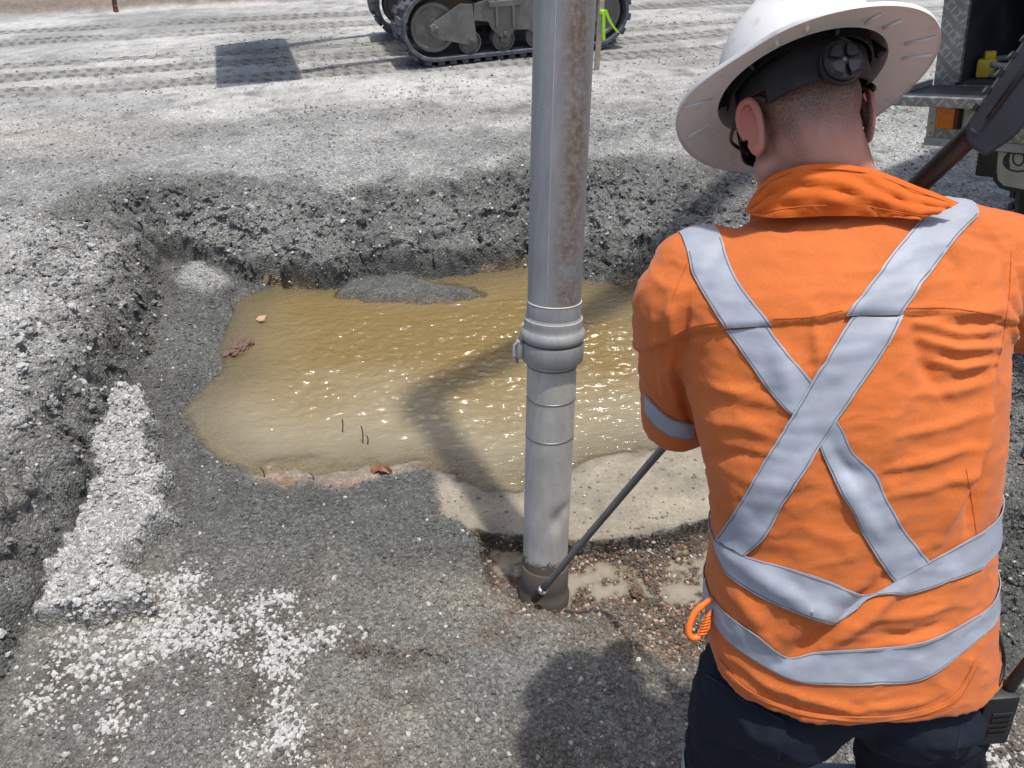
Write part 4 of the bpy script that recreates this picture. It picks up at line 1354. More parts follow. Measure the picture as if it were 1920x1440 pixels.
# tucked under the shirt tail
hem_c, hem_a, hem_b = rings[0]
tk = sstep(hem_c.z - .045, hem_c.z + .03, tco[:, 2])
rx_ = (tco[:, 0] - hem_c.x) / (hem_a.x * .88); ry_ = (tco[:, 1] - hem_c.y) / (hem_b.length * .86)
rr_ = np.sqrt(rx_ ** 2 + ry_ ** 2)
sc_ = 1 - tk * (1 - np.minimum(1, 1 / np.maximum(rr_, 1e-6)))
tco[:, 0] = hem_c.x + (tco[:, 0] - hem_c.x) * sc_; tco[:, 1] = hem_c.y + (tco[:, 1] - hem_c.y) * sc_
tco[:, 2] = np.minimum(tco[:, 2], hem_c.z + .06)
put(tr_me, tco)
trousers = link('trousers', tr_me, M_navy, person)
ttree = bvh(tr_me)
M_navyseam = cloth('navy_seam', (.022, .026, .04))
def tpatch(name, quad, nl=24, nw=20, off=.004, th=.002):
    a, b, c, d = quad
    strip(name, [a, b], [d, c], M_navy, trousers, off=off, nl=nl, nw=nw, th=th, tree_=ttree)
tpatch('back_pocket', [(1322, 1262), (1478, 1352), (1462, 1420), (1312, 1380)], off=.003)
tpatch('cargo_pocket', [(1600, 1405), (1790, 1370), (1785, 1436), (1605, 1439)], off=.004)
def tseam(pix): strip('seam', [(x, y - 1.4) for x, y in pix], [(x, y + 1.4) for x, y in pix], M_navyseam, trousers, off=.0052, nl=50, nw=2, th=.0008, tree_=ttree)
tseam([(1330, 1268), (1400, 1316), (1470, 1350)]); tseam([(1474, 1356), (1470, 1385), (1462, 1416)]); tseam([(1800, 1330), (1795, 1380), (1788, 1415)])
# silver band round the left shin side of the trousers
ctr = LH_.lerp(LK, .80); axl = (LK - LH_).normalized()
rows = []
for j in range(5):
    c = ctr + axl * (.05 * (j / 4 - .5)); r = []
    for k in range(49):
        an = 2 * math.pi * k / 48
        dvec = (XR * math.cos(an) + XR.cross(axl).normalized() * math.sin(an)).normalized()
        h = ttree.ray_cast(c + dvec * .25, -dvec)
        r.append((h[0] + h[1] * .004) if h[0] is not None else c + dvec * .1)
    rows.append(r)
thicken(rows, .0015).build('reflective_band', M_tape, trousers, 50)
# boots
M_boot = simple('tan_leather_boot', (.16, .10, .055), .7, 0, .2, 15, (.25, .24, .22), .5)
M_sole = simple('boot_sole_rubber', (.03, .03, .03), .8, 0, .2, 15, (.2, .19, .17), .4)
BASEZ = .055
for a_ in (LA, RA):
    b = MB(); z0 = BASEZ + .03
    b.capsule((a_.x, a_.y, a_.z + .10), (a_.x, a_.y, z0 + .06), .062, .062)
    b.capsule((a_.x, a_.y - .03, z0 + .035), (a_.x, a_.y + .14, z0 + .028), .052, .048)
    b.ellipsoid((a_.x, a_.y + .15, z0 + .03), (.052, .07, .042))
    me = remesh(b, .006, 4, 'boot'); bo = link('boot', me, M_boot, person)
    ol = []
    for k in range(28):
        an = 2 * math.pi * k / 28
        ol.append((a_.x + .054 * math.cos(an), a_.y + .06 + .155 * math.sin(an)))
    s = MB(); n = len(ol)
    s.add([(x, y, BASEZ - .02) for x, y in ol] + [(x, y, z0 + .004) for x, y in ol], [tuple(range(n))[::-1], tuple(range(n, 2 * n))] + [(i, (i + 1) % n, (i + 1) % n + n, i + n) for i in range(n)])
    s.build('sole', M_sole, bo)

# ------------------------------------------------------------------ hard hat
M_hat = simple('white_hard_hat_plastic', (.72, .715, .70), .34, 0, .03, 8, (.40, .36, .32), .22, 30, .03, 60)
M_black = simple('black_plastic', (.012, .012, .014), .38, 0, .3, 25, (.1, .095, .09), .12, 20)
def hat():
    n = 120
    zb = .052                       # crown base above the ears
    def crown_r(a):                 # a: angle, 0 = right, 90 = front
        return .114, .137
    rows = []; inner = []
    for j in range(25):             # crown, from the base to the top
        t = j / 24 * math.pi / 2
        e = .80
        rr = math.cos(t) ** e if j < 24 else 0.001
        zz = zb + .130 * math.sin(t) ** 1.05
        r = []; ri = []
        for k in range(n):
            a = 2 * math.pi * k / n
            x = .116 * rr * math.cos(a); y = .139 * rr * math.sin(a) - .004
            rid = .0055 * math.exp(-(x / .020) ** 2) * sstep(.03, .08, zz - zb) + .004 * math.exp(-((abs(x) - .050) / .012) ** 2) * sstep(.05, .09, zz - zb)
            f = 1 + float(rid) / .13
            r.append(HL(x * f, y * f, zb + (zz - zb) * f)); ri.append(HL(x * .965, y * .965, zb + (zz - zb) * .965 - .001))
        rows.append(r); inner.append(ri)
    def brim(a, f, under=False):
        c, s = math.cos(a), math.sin(a)
        ex = (.116 * c, .139 * s - .004)
        ab = math.degrees(math.acos(max(-1, min(1, -s))))
        nar = math.exp(-((ab - 50) / 24) ** 2) * (1.0 if c < 0 else .15)
        ox = (.180 - .026 * nar) * c; oy = (.205 - .012 * nar) * s - .004
        x = ex[0] + (ox - ex[0]) * f; y = ex[1] + (oy - ex[1]) * f
        dz = -.012 * f ** 1.3 - .004 * s * s * f ** 1.5 - .016 * max(0, s) ** 2 * f ** 1.5 + .004 * (c * c) * f ** 2 + .004 * nar * f ** 1.5
        dz += .012 * math.exp(-((f - .0) / .12) ** 2) * 0
        return x, y, zb + dz
    outer = []; und = []
    for j in range(15):
        f = (14 - j) / 14
        r = []; u_ = []
        for k in range(n):
            a = 2 * math.pi * k / n
            x, y, z = brim(a, f)
            r.append(HL(x, y, z)); x2, y2, z2 = brim(a, f * .992)
            u_.append(HL(x2 * .995, y2 * .995, z2 - .0036))
        outer.append(r); und.append(u_)
    lip = []
    for k in range(n):
        a = 2 * math.pi * k / n
        x, y, z = brim(a, 1.012); lip.append(HL(x, y, z - .0030))
    lip2 = []
    for k in range(n):
        a = 2 * math.pi * k / n
        x, y, z = brim(a, 1.004); lip2.append(HL(x, y, z - .0062))
    mb = MB()
    mb.grid(outer + rows[1:], closed=True)
    mb.grid([outer[0], lip, lip2] + und + inner[1:], closed=True)
    mb.f.append(tuple(len(outer + rows[1:]) * n - n + k for k in range(n)))
    hat_o = mb.build('hard_hat', M_hat, person, 45)
    # short ribs and clip slots under the brim
    M_rib = simple('white_plastic_rib', (.76, .75, .73), .4)
    for a, f0, f1 in ((R(-62), .15, .55), (R(-78), .2, .6), (R(-128), .15, .5), (R(-112), .2, .6), (R(-20), .3, .9), (R(-35), .3, .9), (R(178), .25, .9), (R(150), .2, .8)):
        p0, p1 = brim(a, f0), brim(a, f1)
        A, B = HL(p0[0], p0[1], p0[2] - .0055), HL(p1[0], p1[1], p1[2] - .0055)
        MB().tube([A, B], .0024, 6).build('rib', M_rib, hat_o, True)
    # suspension: head band, back plate with ratchet knob, crown straps
    def band(z0f, z1f, rx, ry, a0, a1, name, par, thk=.0025, m=80):
        rws = []
        for j in range(6):
            r = []
            for k in range(m + 1):
                a = a0 + (a1 - a0) * k / m
                z = z0f(a) + (z1f(a) - z0f(a)) * j / 5
                r.append(HL(rx * math.cos(a), ry * math.sin(a) - .004, z))
            rws.append(r)
        return thicken(rws, -thk).build(name, M_black, par, 50)
    lowz = lambda a: .030 - .030 * max(0, -math.sin(a)) ** 1.5
    hizz = lambda a: .062 - .018 * max(0, -math.sin(a)) ** 1.5
    band(lowz, hizz, .088, .108, 0, 2 * math.pi, 'head_band', hat_o)
    band(lambda a: -.004, lambda a: .046, .0925, .1135, R(-148), R(-52), 'back_plate', hat_o, .004)
    band(lambda a: .050, lambda a: .088, .098, .119, R(-200), R(20), 'sweat_band', hat_o, .003)
    for a in (R(20), R(160), R(-30), R(-150), R(90), R(-90)):
        pts = [HL(.100 * math.cos(a) * f, .120 * math.sin(a) * f - .004, .062 + .085 * (1 - f * f)) for f in (1.08, .9, .7, .45, .2, 0)]
        MB().tube(catmull(pts, 4), .008, 6, flat=.25, up=Uh).build('crown_strap', M_black, hat_o, True)
    ka = R(-90)
    kc = HL(.0925 * math.cos(ka), .1135 * math.sin(ka) - .004 - .004, .010)
    kd = (H3 @ Vector((math.cos(ka), math.sin(ka), -.12))).normalized()
    knob = MB().lathe(kc, kd, [(-.002, .001), (-.002, .029), (.006, .029), (.006, .026), (.010, .026), (.012, .024), (.012, .0001)], 40, Sh)
    ko = knob.build('ratchet_knob', M_black, hat_o, 35)
    M_gloss = simple('glossy_black_plastic', (.02, .021, .024), .22, 0, .2, 20)
    k1 = kd.cross(Sh).normalized(); k2 = kd.cross(k1).normalized()
    for q in range(4):
        a = R(45 + 90 * q)
        ol = []
        for (rr, da) in ((.007, -20), (.007, 20), (.014, 32), (.023, 30), (.0245, 0), (.023, -30), (.014, -32)):
            ol.append(kc + kd * .012 + (k1 * math.cos(a + R(da)) + k2 * math.sin(a + R(da))) * rr)
        m_ = len(ol)
        top2 = [kc + kd * .0175 + (p - kc - kd * .012) * .88 for p in ol]
        s = MB(); s.add(ol + top2, [tuple(range(m_, 2 * m_))] + [(i, (i + 1) % m_, (i + 1) % m_ + m_, i + m_) for i in range(m_)])
        s.build('grip', M_gloss, hat_o, 20)
    MB().lathe(kc, kd, [(.012, .003), (.0145, .003), (.015, .0001)], 16, Sh).build('screw', M_dull, hat_o, 30)
hat()
# safety glasses
gl = None
M_lens = simple('dark_lens', (.01, .01, .012), .12)
glasses = None
for s in (-1, 1):
    gmb = MB()
    pts = [HL(s * .0775, -.058, .004), HL(s * .083, -.036, .020), HL(s * .0885, .012, .024), HL(s * .084, .075, .016), HL(s * .062, .100, .010)]
    gmb.tube(catmull(pts, 6), [.0050, .0052, .0052, .0050, .0046, .0042, .0038, .0036, .0035, .0035, .0035, .0035, .0036, .0036, .0036, .0037, .0038, .0040, .0042, .0044, .0044, .0044, .0044, .0044, .0044][:25], 8, flat=.6)
    if glasses is None: glasses = empty('safety_glasses', HL(0, .1, .01), person); glasses.matrix_parent_inverse = PW(person).inverted()
    gmb.build('temple', M_black, glasses, True)
rows = []
for j in range(7):
    r = []
    for k in range(25):
        a = R(20 + 140 * k / 24)
        r.append(HL(.082 * math.cos(a), .040 + .074 * math.sin(a), .022 - .045 * j / 6 * (1 - .35 * math.exp(-((k - 12) / 3) ** 2))))
    rows.append(r)
thicken(rows, .0025).build('lens', M_lens, glasses, 60)

# orange clip hanging at the hip
M_clip = simple('orange_plastic', (.80, .17, .02), .4, 0, .08, 40)
c0 = P(1312, 1160, 1.20)
def CP(px, py, d=1.20): return P(px, py, d)
glove_clip = MB().tube(catmull([CP(x, y) for x, y in ((1334, 1122), (1316, 1136), (1302, 1150), (1293, 1172), (1292, 1188), (1300, 1196), (1312, 1194))], 6), [.0046] * 6 + [.0054] * 31, 10).build('belt_clip', M_clip, None, True)
tag(glove_clip, 'orange plastic clip looped at the left hip of the worker', 'clip')
jaw = [CP(1334, 1142, 1.198), CP(1331, 1178, 1.198), CP(1318, 1193, 1.198), CP(1304, 1194, 1.198), CP(1313, 1176, 1.198), CP(1322, 1156, 1.198)]
jd = (jaw[0] - CAMPOS).normalized() * .018
MB().add(jaw + [p + jd for p in jaw], [tuple(range(6)), tuple(range(11, 5, -1))] + [(i, (i + 1) % 6, (i + 1) % 6 + 6, i + 6) for i in range(6)]).build('jaw', M_clip, glove_clip)
for k in range(7):
    f = k / 6
    MB().tube([CP(1323 - 14 * f, 1158 + 32 * f, 1.196), CP(1333 - 8 * f, 1152 + 36 * f, 1.196)], .0016, 6).build('ridge', M_clip, glove_clip, True)

# two-way radio on the belt
rad_c = P(1858, 1336, 1.20)
radio = empty('two_way_radio', rad_c)
tag(radio, 'black two-way radio with stubby antenna clipped at the right hip of the worker', 'radio')
ux = (P(1880, 1318, 1.22) - P(1860, 1318, 1.22)).normalized(); uyy = (P(1884, 1268, 1.22) - P(1866, 1330, 1.26)).normalized()
ux = (ux - uyy * ux.dot(uyy)).normalized(); uz = ux.cross(uyy)
RM = Matrix((ux, -uz, uyy)).transposed()
M_radio = simple('black_radio_plastic', (.016, .016, .018), .5, 0, .3, 30, (.12, .115, .11), .15, 30)
MB().box(rad_c, (.052, .036, .112), RM, .006).build('body', M_radio, radio, 40)
def RL(x, y, z): return rad_c + RM @ Vector((x, y, z))
MB().lathe(RL(.016, 0, .055), (RM @ Vector((.28, 0, 1))), [(0, .009), (.004, .0095), (.012, .0088), (.06, .0070), (.085, .0058), (.088, .002), (.088, .0001)], 20).build('antenna', M_radio, radio, 40)
MB().lathe(RL(-.012, 0, .055), uyy, [(0, .008), (.012, .0075), (.014, .006), (.014, .0001)], 20).build('volume_knob', M_radio, radio, 40)
for k in range(5):
    MB().box(RL(.004, -.0185, .02 - .012 * k), (.030, .003, .005), RM).build('grille_bar', M_black, radio)
MB().box(RL(-.03, .004, -.01), (.012, .02, .07), RM, .003).build('belt_clip', M_black, radio, 40)
cab = catmull([P(1846, 1105, 1.20), P(1862, 1155, 1.17), P(1877, 1205, 1.16), P(1882, 1245, 1.17), RL(-.004, -.004, .070), RL(-.012, -.004, .060)], 8)
MB().tube(cab, [.0028] * (len(cab) - 6) + [.0040, .0046, .0048, .0048, .0046, .0046], 8).build('cable', M_black, radio, True)

# ------------------------------------------------------------------ water lance
lance = empty('water_lance', LN[0])
tag(lance, 'grey high-pressure water lance with black trigger gun, its nozzle at the pipe foot', 'lance')
M_lance = simple('grey_lance_sleeve', (.12, .122, .115), .55, .1, .15, 20, (.25, .22, .18), .2)
kk = 44
MB().tube([LN[0].lerp(LN[1], -.02)] + lance_pts[1:-8], .0105, 14).build('shaft', M_lance, lance, True)
nd = (LN[1] - LN[0]).normalized()
MB().lathe(LN[0] - nd * .085, nd, [(0, .0001), (0, .008), (.006, .012), (.05, .0155), (.062, .0160), (.072, .013), (.085, .010)], 24).build('nozzle', simple('black_nozzle', (.03, .028, .025), .5, .2, .2, 30, (.12, .1, .08), .3, 30), lance, 40)
MB().lathe(LN[0] - nd * .022, nd, [(0, .0165), (.004, .0172), (.010, .0165), (.014, .011)], 20).build('bright_collar', simple('bright_steel', (.75, .75, .74), .2, 1.0), lance, 40)
MB().tube(lance_pts[-16:], .0165, 18).build('barrel_grip', simple('black_grip_rubber', (.018, .017, .017), .35, 0, .3, 15), lance, True)
M_gun = simple('black_gun_plastic', (.022, .021, .026), .42, 0, .25, 20, (.14, .13, .12), .12, 25)
gd = (P(1920, 130, 1.10) - P(1822, 262, 1.15)).normalized()
gq = (P(1900, 270, 1.12) - P(1840, 180, 1.12)); gq = (gq - gd * gq.dot(gd)).normalized(); gn = gd.cross(gq)
GM = Matrix((gd, gn, gq)).transposed()
g0 = P(1846, 268, 1.15)
def GL_(x, y, z): return g0 + GM @ Vector((x, y, z))
ol = [(-.012, -.024), (.010, -.038), (.30, -.044), (.32, -.02), (.30, .02), (.14, .030), (.10, .036), (.085, .046), (.06, .030), (.02, .026), (-.015, .012)]
body = MB(); m_ = len(ol)
body.add([GL_(x, -.022, z) for x, z in ol] + [GL_(x, .022, z) for x, z in ol], [tuple(range(m_))[::-1], tuple(range(m_, 2 * m_))] + [(i, (i + 1) % m_, (i + 1) % m_ + m_, i + m_) for i in range(m_)])
gb = body.build('gun_body', M_gun, lance)
bv = gb.modifiers.new('bevel', 'BEVEL'); bv.width = .004; bv.segments = 2
for k in range(9):
    MB().box(GL_(.035 + .026 * k, 0, -.0425), (.008, .046, .006), GM).build('cooling_slot', M_black, gb)
MB().tube([GL_(.03, -.024, -.018), GL_(.20, -.024, -.020)], .004, 6).build('side_rib', M_gun, gb, True)
MB().tube(catmull([GL_(.085, 0, .03), GL_(.075, 0, .075), GL_(.10, 0, .115), GL_(.15, 0, .13), GL_(.21, 0, .10), GL_(.23, 0, .03)], 6), .009, 10).build('trigger_guard', M_gun, lance, True)
MB().tube(catmull([GL_(.13, 0, .03), GL_(.125, 0, .06), GL_(.14, 0, .09)], 5), .007, 10).build('trigger', M_black, lance, True)

# ================================================================== COMPACT TRACK LOADER
def hull2(pts):
    pts = sorted(set((round(a, 5), round(b, 5)) for a, b in pts))
    def half(ps):
        h = []
        for p in ps:
            while len(h) > 1 and (h[-1][0] - h[-2][0]) * (p[1] - h[-2][1]) - (h[-1][1] - h[-2][1]) * (p[0] - h[-2][0]) <= 0: h.pop()
            h.append(p)
        return h
    a = half(pts); b = half(pts[::-1])
    return a[:-1] + b[:-1]
def resample(poly, step):
    L = []; n = len(poly)
    tot = sum(math.dist(poly[i], poly[(i + 1) % n]) for i in range(n))
    m = max(8, round(tot / step)); out = []; acc = 0; i = 0; seg = math.dist(poly[0], poly[1 % n])
    for k in range(m):
        t = tot * k / m
        while acc + seg < t - 1e-9:
            acc += seg; i += 1; seg = math.dist(poly[i % n], poly[(i + 1) % n])
        f = (t - acc) / max(seg, 1e-9); a = poly[i % n]; b = poly[(i + 1) % n]
        out.append((a[0] + (b[0] - a[0]) * f, a[1] + (b[1] - a[1]) * f))
    return out, tot / m

M_rub = simple('black_track_rubber', (.075, .085, .100), .75, 0, .15, 8, (.24, .24, .235), .35, 14)
M_frame = simple('dusty_track_frame_steel', (.15, .142, .130), .7, .2, .2, 6, (.24, .235, .22), .45, 9, .15, 60)
M_roller = simple('worn_roller_steel', (.15, .14, .13), .5, .5, .2, 10, (.25, .24, .22), .35, 12)
M_chas = simple('faded_tan_machine_paint', (.30, .20, .12), .6, .1, .2, 4, (.32, .29, .25), .45, 6)
M_darkst = simple('oily_dark_steel', (.045, .042, .04), .6, .4, .3, 9, (.2, .18, .16), .3)
M_glassd = simple('dark_cab_glass', (.02, .022, .025), .08)

LA0, LB0 = U(824, 125, GZ), U(1122, 94, GZ)
lex = (LB0 - LA0); lex.z = 0; TL = lex.length; lex.normalize()
ley = Vector((-lex.y, lex.x, 0)); lez = Vector((0, 0, 1))
print('track contact length', TL)
loader = empty('track_loader', LA0 + Vector((0, 0, 0)))
tag(loader, 'tan compact track loader on rubber tracks parked behind the grey pipe', 'loader')
LMx = Matrix((lex, ley, lez)).transposed()
def LL(x, y, z): return LA0 + LMx @ Vector((x, y, z + .012))
S = TL / 1.45
TW = .40
def circ(c, r, n=40): return [(c[0] + r * math.cos(2 * math.pi * k / n), c[1] + r * math.sin(2 * math.pi * k / n)) for k in range(n)]
ID, RI = .235 * S, .05
C1, C2, C3 = (-.02, ID + .055), (TL + .02, ID + .055), (TL * .60, .80 * S)
def make_track(y0):
    path, st = resample(hull2(circ(C1, ID) + circ(C2, ID) + circ(C3, .19 * S)), .055)
    n = len(path)
    def nrm(i):
        a = path[(i - 1) % n]; b = path[(i + 1) % n]
        t = ((b[0] - a[0]), (b[1] - a[1])); l = math.hypot(*t)
        return (t[1] / l, -t[0] / l), (t[0] / l, t[1] / l)
    rws = []
    for (yy, of) in ((0, 0), (0, .026), (.03, .032), (TW - .03, .032), (TW, .026), (TW, 0), (TW - .02, -.004), (.02, -.004)):
        rws.append([LL(path[i][0] + nrm(i)[0][0] * of, y0 + yy, path[i][1] + nrm(i)[0][1] * of) for i in range(n)])
    rws.append(rws[0])
    mb = MB().grid(rws, closed=True)
    belt = mb.build('rubber_belt', M_rub, loader, 40)
    lug_me = None
    for i in range(0, n, 2):
        for j in range(2):
            k = (i + j) % n
            nn, tt = nrm(k)
            c = LL(path[k][0] + nn[0] * .045, y0 + (.105 if j == 0 else TW - .105), path[k][1] + nn[1] * .045)
            if lug_me is None:
                lug_me = MB().box((0, 0, 0), (.062, .175, .036), None, .007).mesh('tread_lug'); lug_me.materials.append(M_rub)
            o = bpy.data.objects.new('tread_lug', lug_me); COL.objects.link(o)
            x_ = LMx @ Vector((tt[0], 0, tt[1])); z_ = LMx @ Vector((nn[0], 0, nn[1])); y_ = z_.cross(x_)
            m = Matrix((x_, y_, z_)).transposed().to_4x4(); m.translation = c
            o.parent = belt; o.matrix_parent_inverse = PW(belt).inverted(); o.matrix_basis = m
    def wheel(c, r, w, yc, name, hub=.3):
        prof = [(-w / 2, .02), (-w / 2, r * hub), (-w / 2 + .012, r * (hub + .05)), (-w / 2 + .014, r * .78), (-w / 2, r * .86), (-w / 2, r * .97), (-w / 2 + .01, r), (w / 2, r), (w / 2, .02)]
        o = MB().lathe(LL(c[0], y0 + yc, c[1]), ley, prof, 36).build(name, M_roller, loader, 35)
        MB().lathe(LL(c[0], y0 + yc - w / 2 - .025, c[1]), ley, [(0, .001), (0, .030), (.01, .036), (.03, .036)], 16).build('hub_cap', M_frame, o, 35)
        return o
    wheel(C1, ID - .045, .12, .09, 'idler_wheel'); wheel(C2, ID - .045, .12, .09, 'idler_wheel')
    wheel(C3, .17 * S, .10, .16, 'drive_sprocket', .5)
    for k in range(4):
        wheel((TL * (.20 + .205 * k), .128 * S + .02), .098 * S, .10, .09, 'roller')
    # frame plates
    fy = y0 + .015
    def plate(ol, th=.03, yy=fy, name='track_frame', mat=M_frame, par=loader):
        return MB().add([LL(x, yy, z) for x, z in ol] + [LL(x, yy + th, z) for x, z in ol],
                 [tuple(range(len(ol))), tuple(range(2 * len(ol) - 1, len(ol) - 1, -1))] + [(i, (i + 1) % len(ol), (i + 1) % len(ol) + len(ol), i + len(ol)) for i in range(len(ol))]).build(name, mat, par)
    u = TL
    plate([(-.06, C1[1] + .02), (-.05, C1[1] - .05), (.0, C1[1] - .085), (u * .20, .13 * S), (u * .235, .16 * S), (u * .22, .44 * S), (u * .15, .45 * S)], .04, fy - .005, 'idler_arm')
    plate([(u * .225, .32 * S), (u * .31, .30 * S), (u * .33, .24 * S), (u * .395, .16 * S), (u * .43, .16 * S), (u * .47, .22 * S), (u * .56, .21 * S), (u * .60, .155 * S), (u * .64, .155 * S), (u * .68, .21 * S), (u * .76, .21 * S), (u * .80, .15 * S), (u * .86, .17 * S), (u * 1.02, C2[1] - .05), (u * 1.03, C2[1] + .03), (u * .86, .46 * S), (u * .5, .52 * S), (u * .23, .44 * S)])
    plate([(u * .26, .43 * S), (u * .26, .54 * S), (u * .75, .62 * S), (u * .9, .48 * S)], .24, fy + .04, 'track_beam', M_darkst)
    for k in (.36, .46):
        MB().box(LL(u * k, fy - .012, .36 * S), (.022, .02, .24 * S), LMx, .004).build('rib', M_frame, loader)
    MB().box(LL(u * .41, fy - .008, .43 * S), (.30, .03, .05), LMx, .006).build('bracket', M_frame, loader)
    for (x, z) in ((-.0, C1[1] - .01), (u * .205, .165 * S), (u * .41, .195 * S), (u * .615, .19 * S), (u * .82, .19 * S), (u * .30, .50 * S), (u * .44, .50 * S)):
        MB().lathe(LL(x, fy - .022, z), ley, [(0, .0001), (0, .018), (.005, .021), (.02, .021)], 6).build('bolt', M_roller, loader)
make_track(0.0)
GAUGE = 1.32
make_track(GAUGE)
def lbox(name, x0, x1, y0, y1, z0, z1, mat, bev=.02, par=None):
    return MB().box(LL((x0 + x1) / 2, (y0 + y1) / 2, (z0 + z1) / 2), (x1 - x0, y1 - y0, z1 - z0), LMx, bev).build(name, mat, par or loader, 40)
lbox('lower_chassis', -.10, TL + .05, TW + .04, GAUGE - .04, .22, .62, M_chas)
lbox('chassis', .0, TL + .32, .18, GAUGE + .2, .86 * S + .08, 1.35, M_chas)
lbox('engine_cover', TL * .55, TL + .35, .30, GAUGE + .1, 1.35, 1.75, M_chas)
cabo = lbox('cab', .02, TL * .58, .38, GAUGE + .02, 1.35, 2.15, M_darkst)
lbox('cab_window', .08, TL * .52, .365, .378, 1.45, 2.05, M_glassd, .003, cabo)
lbox('cab_roof', -.02, TL * .62, .34, GAUGE + .06, 2.15, 2.22, M_chas)
for yy in (.16, GAUGE + .12):
    arm = MB()
    a = [LL(TL + .22, yy + .05, 1.75), LL(TL * .5, yy + .05, 1.70), LL(-.55, yy + .05, 1.62), LL(-1.03, yy + .05, 1.15)]
    for i in range(3):
        d_ = (a[i + 1] - a[i]); c = (a[i] + a[i + 1]) / 2
        x_ = d_.normalized(); y_ = ley; z_ = x_.cross(y_)
        arm.box(c, (d_.length + .06, .09, .16), Matrix((x_, y_, z_)).transposed(), .015)
    arm.build('lift_arm', M_chas, loader, 40)
BX = -.25
bk = [(-.80, 1.52), (-.80, 1.02), (-1.05, .92), (-1.52, .97), (-1.50, 1.00), (-1.08, .97), (-.86, 1.08), (-.84, 1.52)]
by0, by1 = -.08, GAUGE + TW + .08
mb = MB(); nb_ = len(bk)
mb.add([LL(x + BX, by0, z) for x, z in bk] + [LL(x + BX, by1, z) for x, z in bk], [tuple(range(nb_)), tuple(range(2 * nb_ - 1, nb_ - 1, -1))] + [(i, (i + 1) % nb_, (i + 1) % nb_ + nb_, i + nb_) for i in range(nb_)])
bucket = mb.build('bucket', M_darkst, loader)
for yy in (by0, by1 - .02):
    ol = [(-.80, 1.52), (-.80, 1.02), (-1.05, .92), (-1.52, .97), (-1.15, 1.35)]
    MB().add([LL(x + BX, yy, z) for x, z in ol] + [LL(x + BX, yy + .02, z) for x, z in ol], [tuple(range(5)), tuple(range(9, 4, -1))] + [(i, (i + 1) % 5, (i + 1) % 5 + 5, i + 5) for i in range(5)]).build('side_cutter', M_darkst, bucket)
# rear frame showing at the right of the pipe
lbox('rear_bumper', TL + .30, TL + .44, .20, GAUGE + .2, .55, .80, M_chas, .02)

# ================================================================== SURVEY STAKE
M_timber = simple('weathered_timber', (.40, .33, .26), .85, 0, .25, 20, (.3, .28, .25), .3, 12, .3, 80)
sb = U(1121, 130, GZ + .0)
stake = empty('survey_stake', sb)
tag(stake, 'timber survey stake with lime green ribbon standing right behind the pipe', 'stake')
MB().box(sb + Vector((0, 0, .24)), (.045, .022, .60), Matrix.Rotation(R(25), 3, 'Z') @ Matrix.Rotation(R(3), 3, 'Y'), .003).build('peg', M_timber, stake)
M_lime = simple('lime_ribbon', (.42, .85, .03), .5, 0, .08, 40)
MB().box(sb + Vector((.028, -.01, .45)), (.055, .030, .03), Matrix.Rotation(R(25), 3, 'Z'), .004).build('ribbon_knot', M_lime, stake)
rp = [sb + Vector((.045 + .012 * k + .004 * k * k, -.025, .47 - .045 * k)) for k in range(5)]
thicken([[p + Vector((-.014, 0, .004)) for p in rp], [p + Vector((.014, 0, -.002)) for p in rp]], .002).build('ribbon_tail', M_lime, stake)
rp = [sb + Vector((.030 + .002 * k, -.030, .44 - .05 * k)) for k in range(5)]
thicken([[p + Vector((-.012, 0, 0)) for p in rp], [p + Vector((.012, 0, 0)) for p in rp]], .002).build('ribbon_tail', M_lime, stake)
# small marker at the far edge of the road
q = U(220, 22, GZ)
post = empty('marker_post', q)
tag(post, 'short dark red-brown marker post at the far edge of the yard', 'post')
MB().box(q + Vector((0, 0, .12)), (.05, .04, .34), Matrix.Rotation(R(8), 3, 'Y'), .004).build('stump', simple('red_brown_timber', (.12, .06, .045), .8, 0, .3, 20), post)
MB().box(q + Vector((.01, -.035, .03)), (.045, .03, .10), Matrix.Rotation(R(6), 3, 'Y'), .006).build('wedge', simple('red_paint', (.22, .05, .035), .7, 0, .3, 20), post)

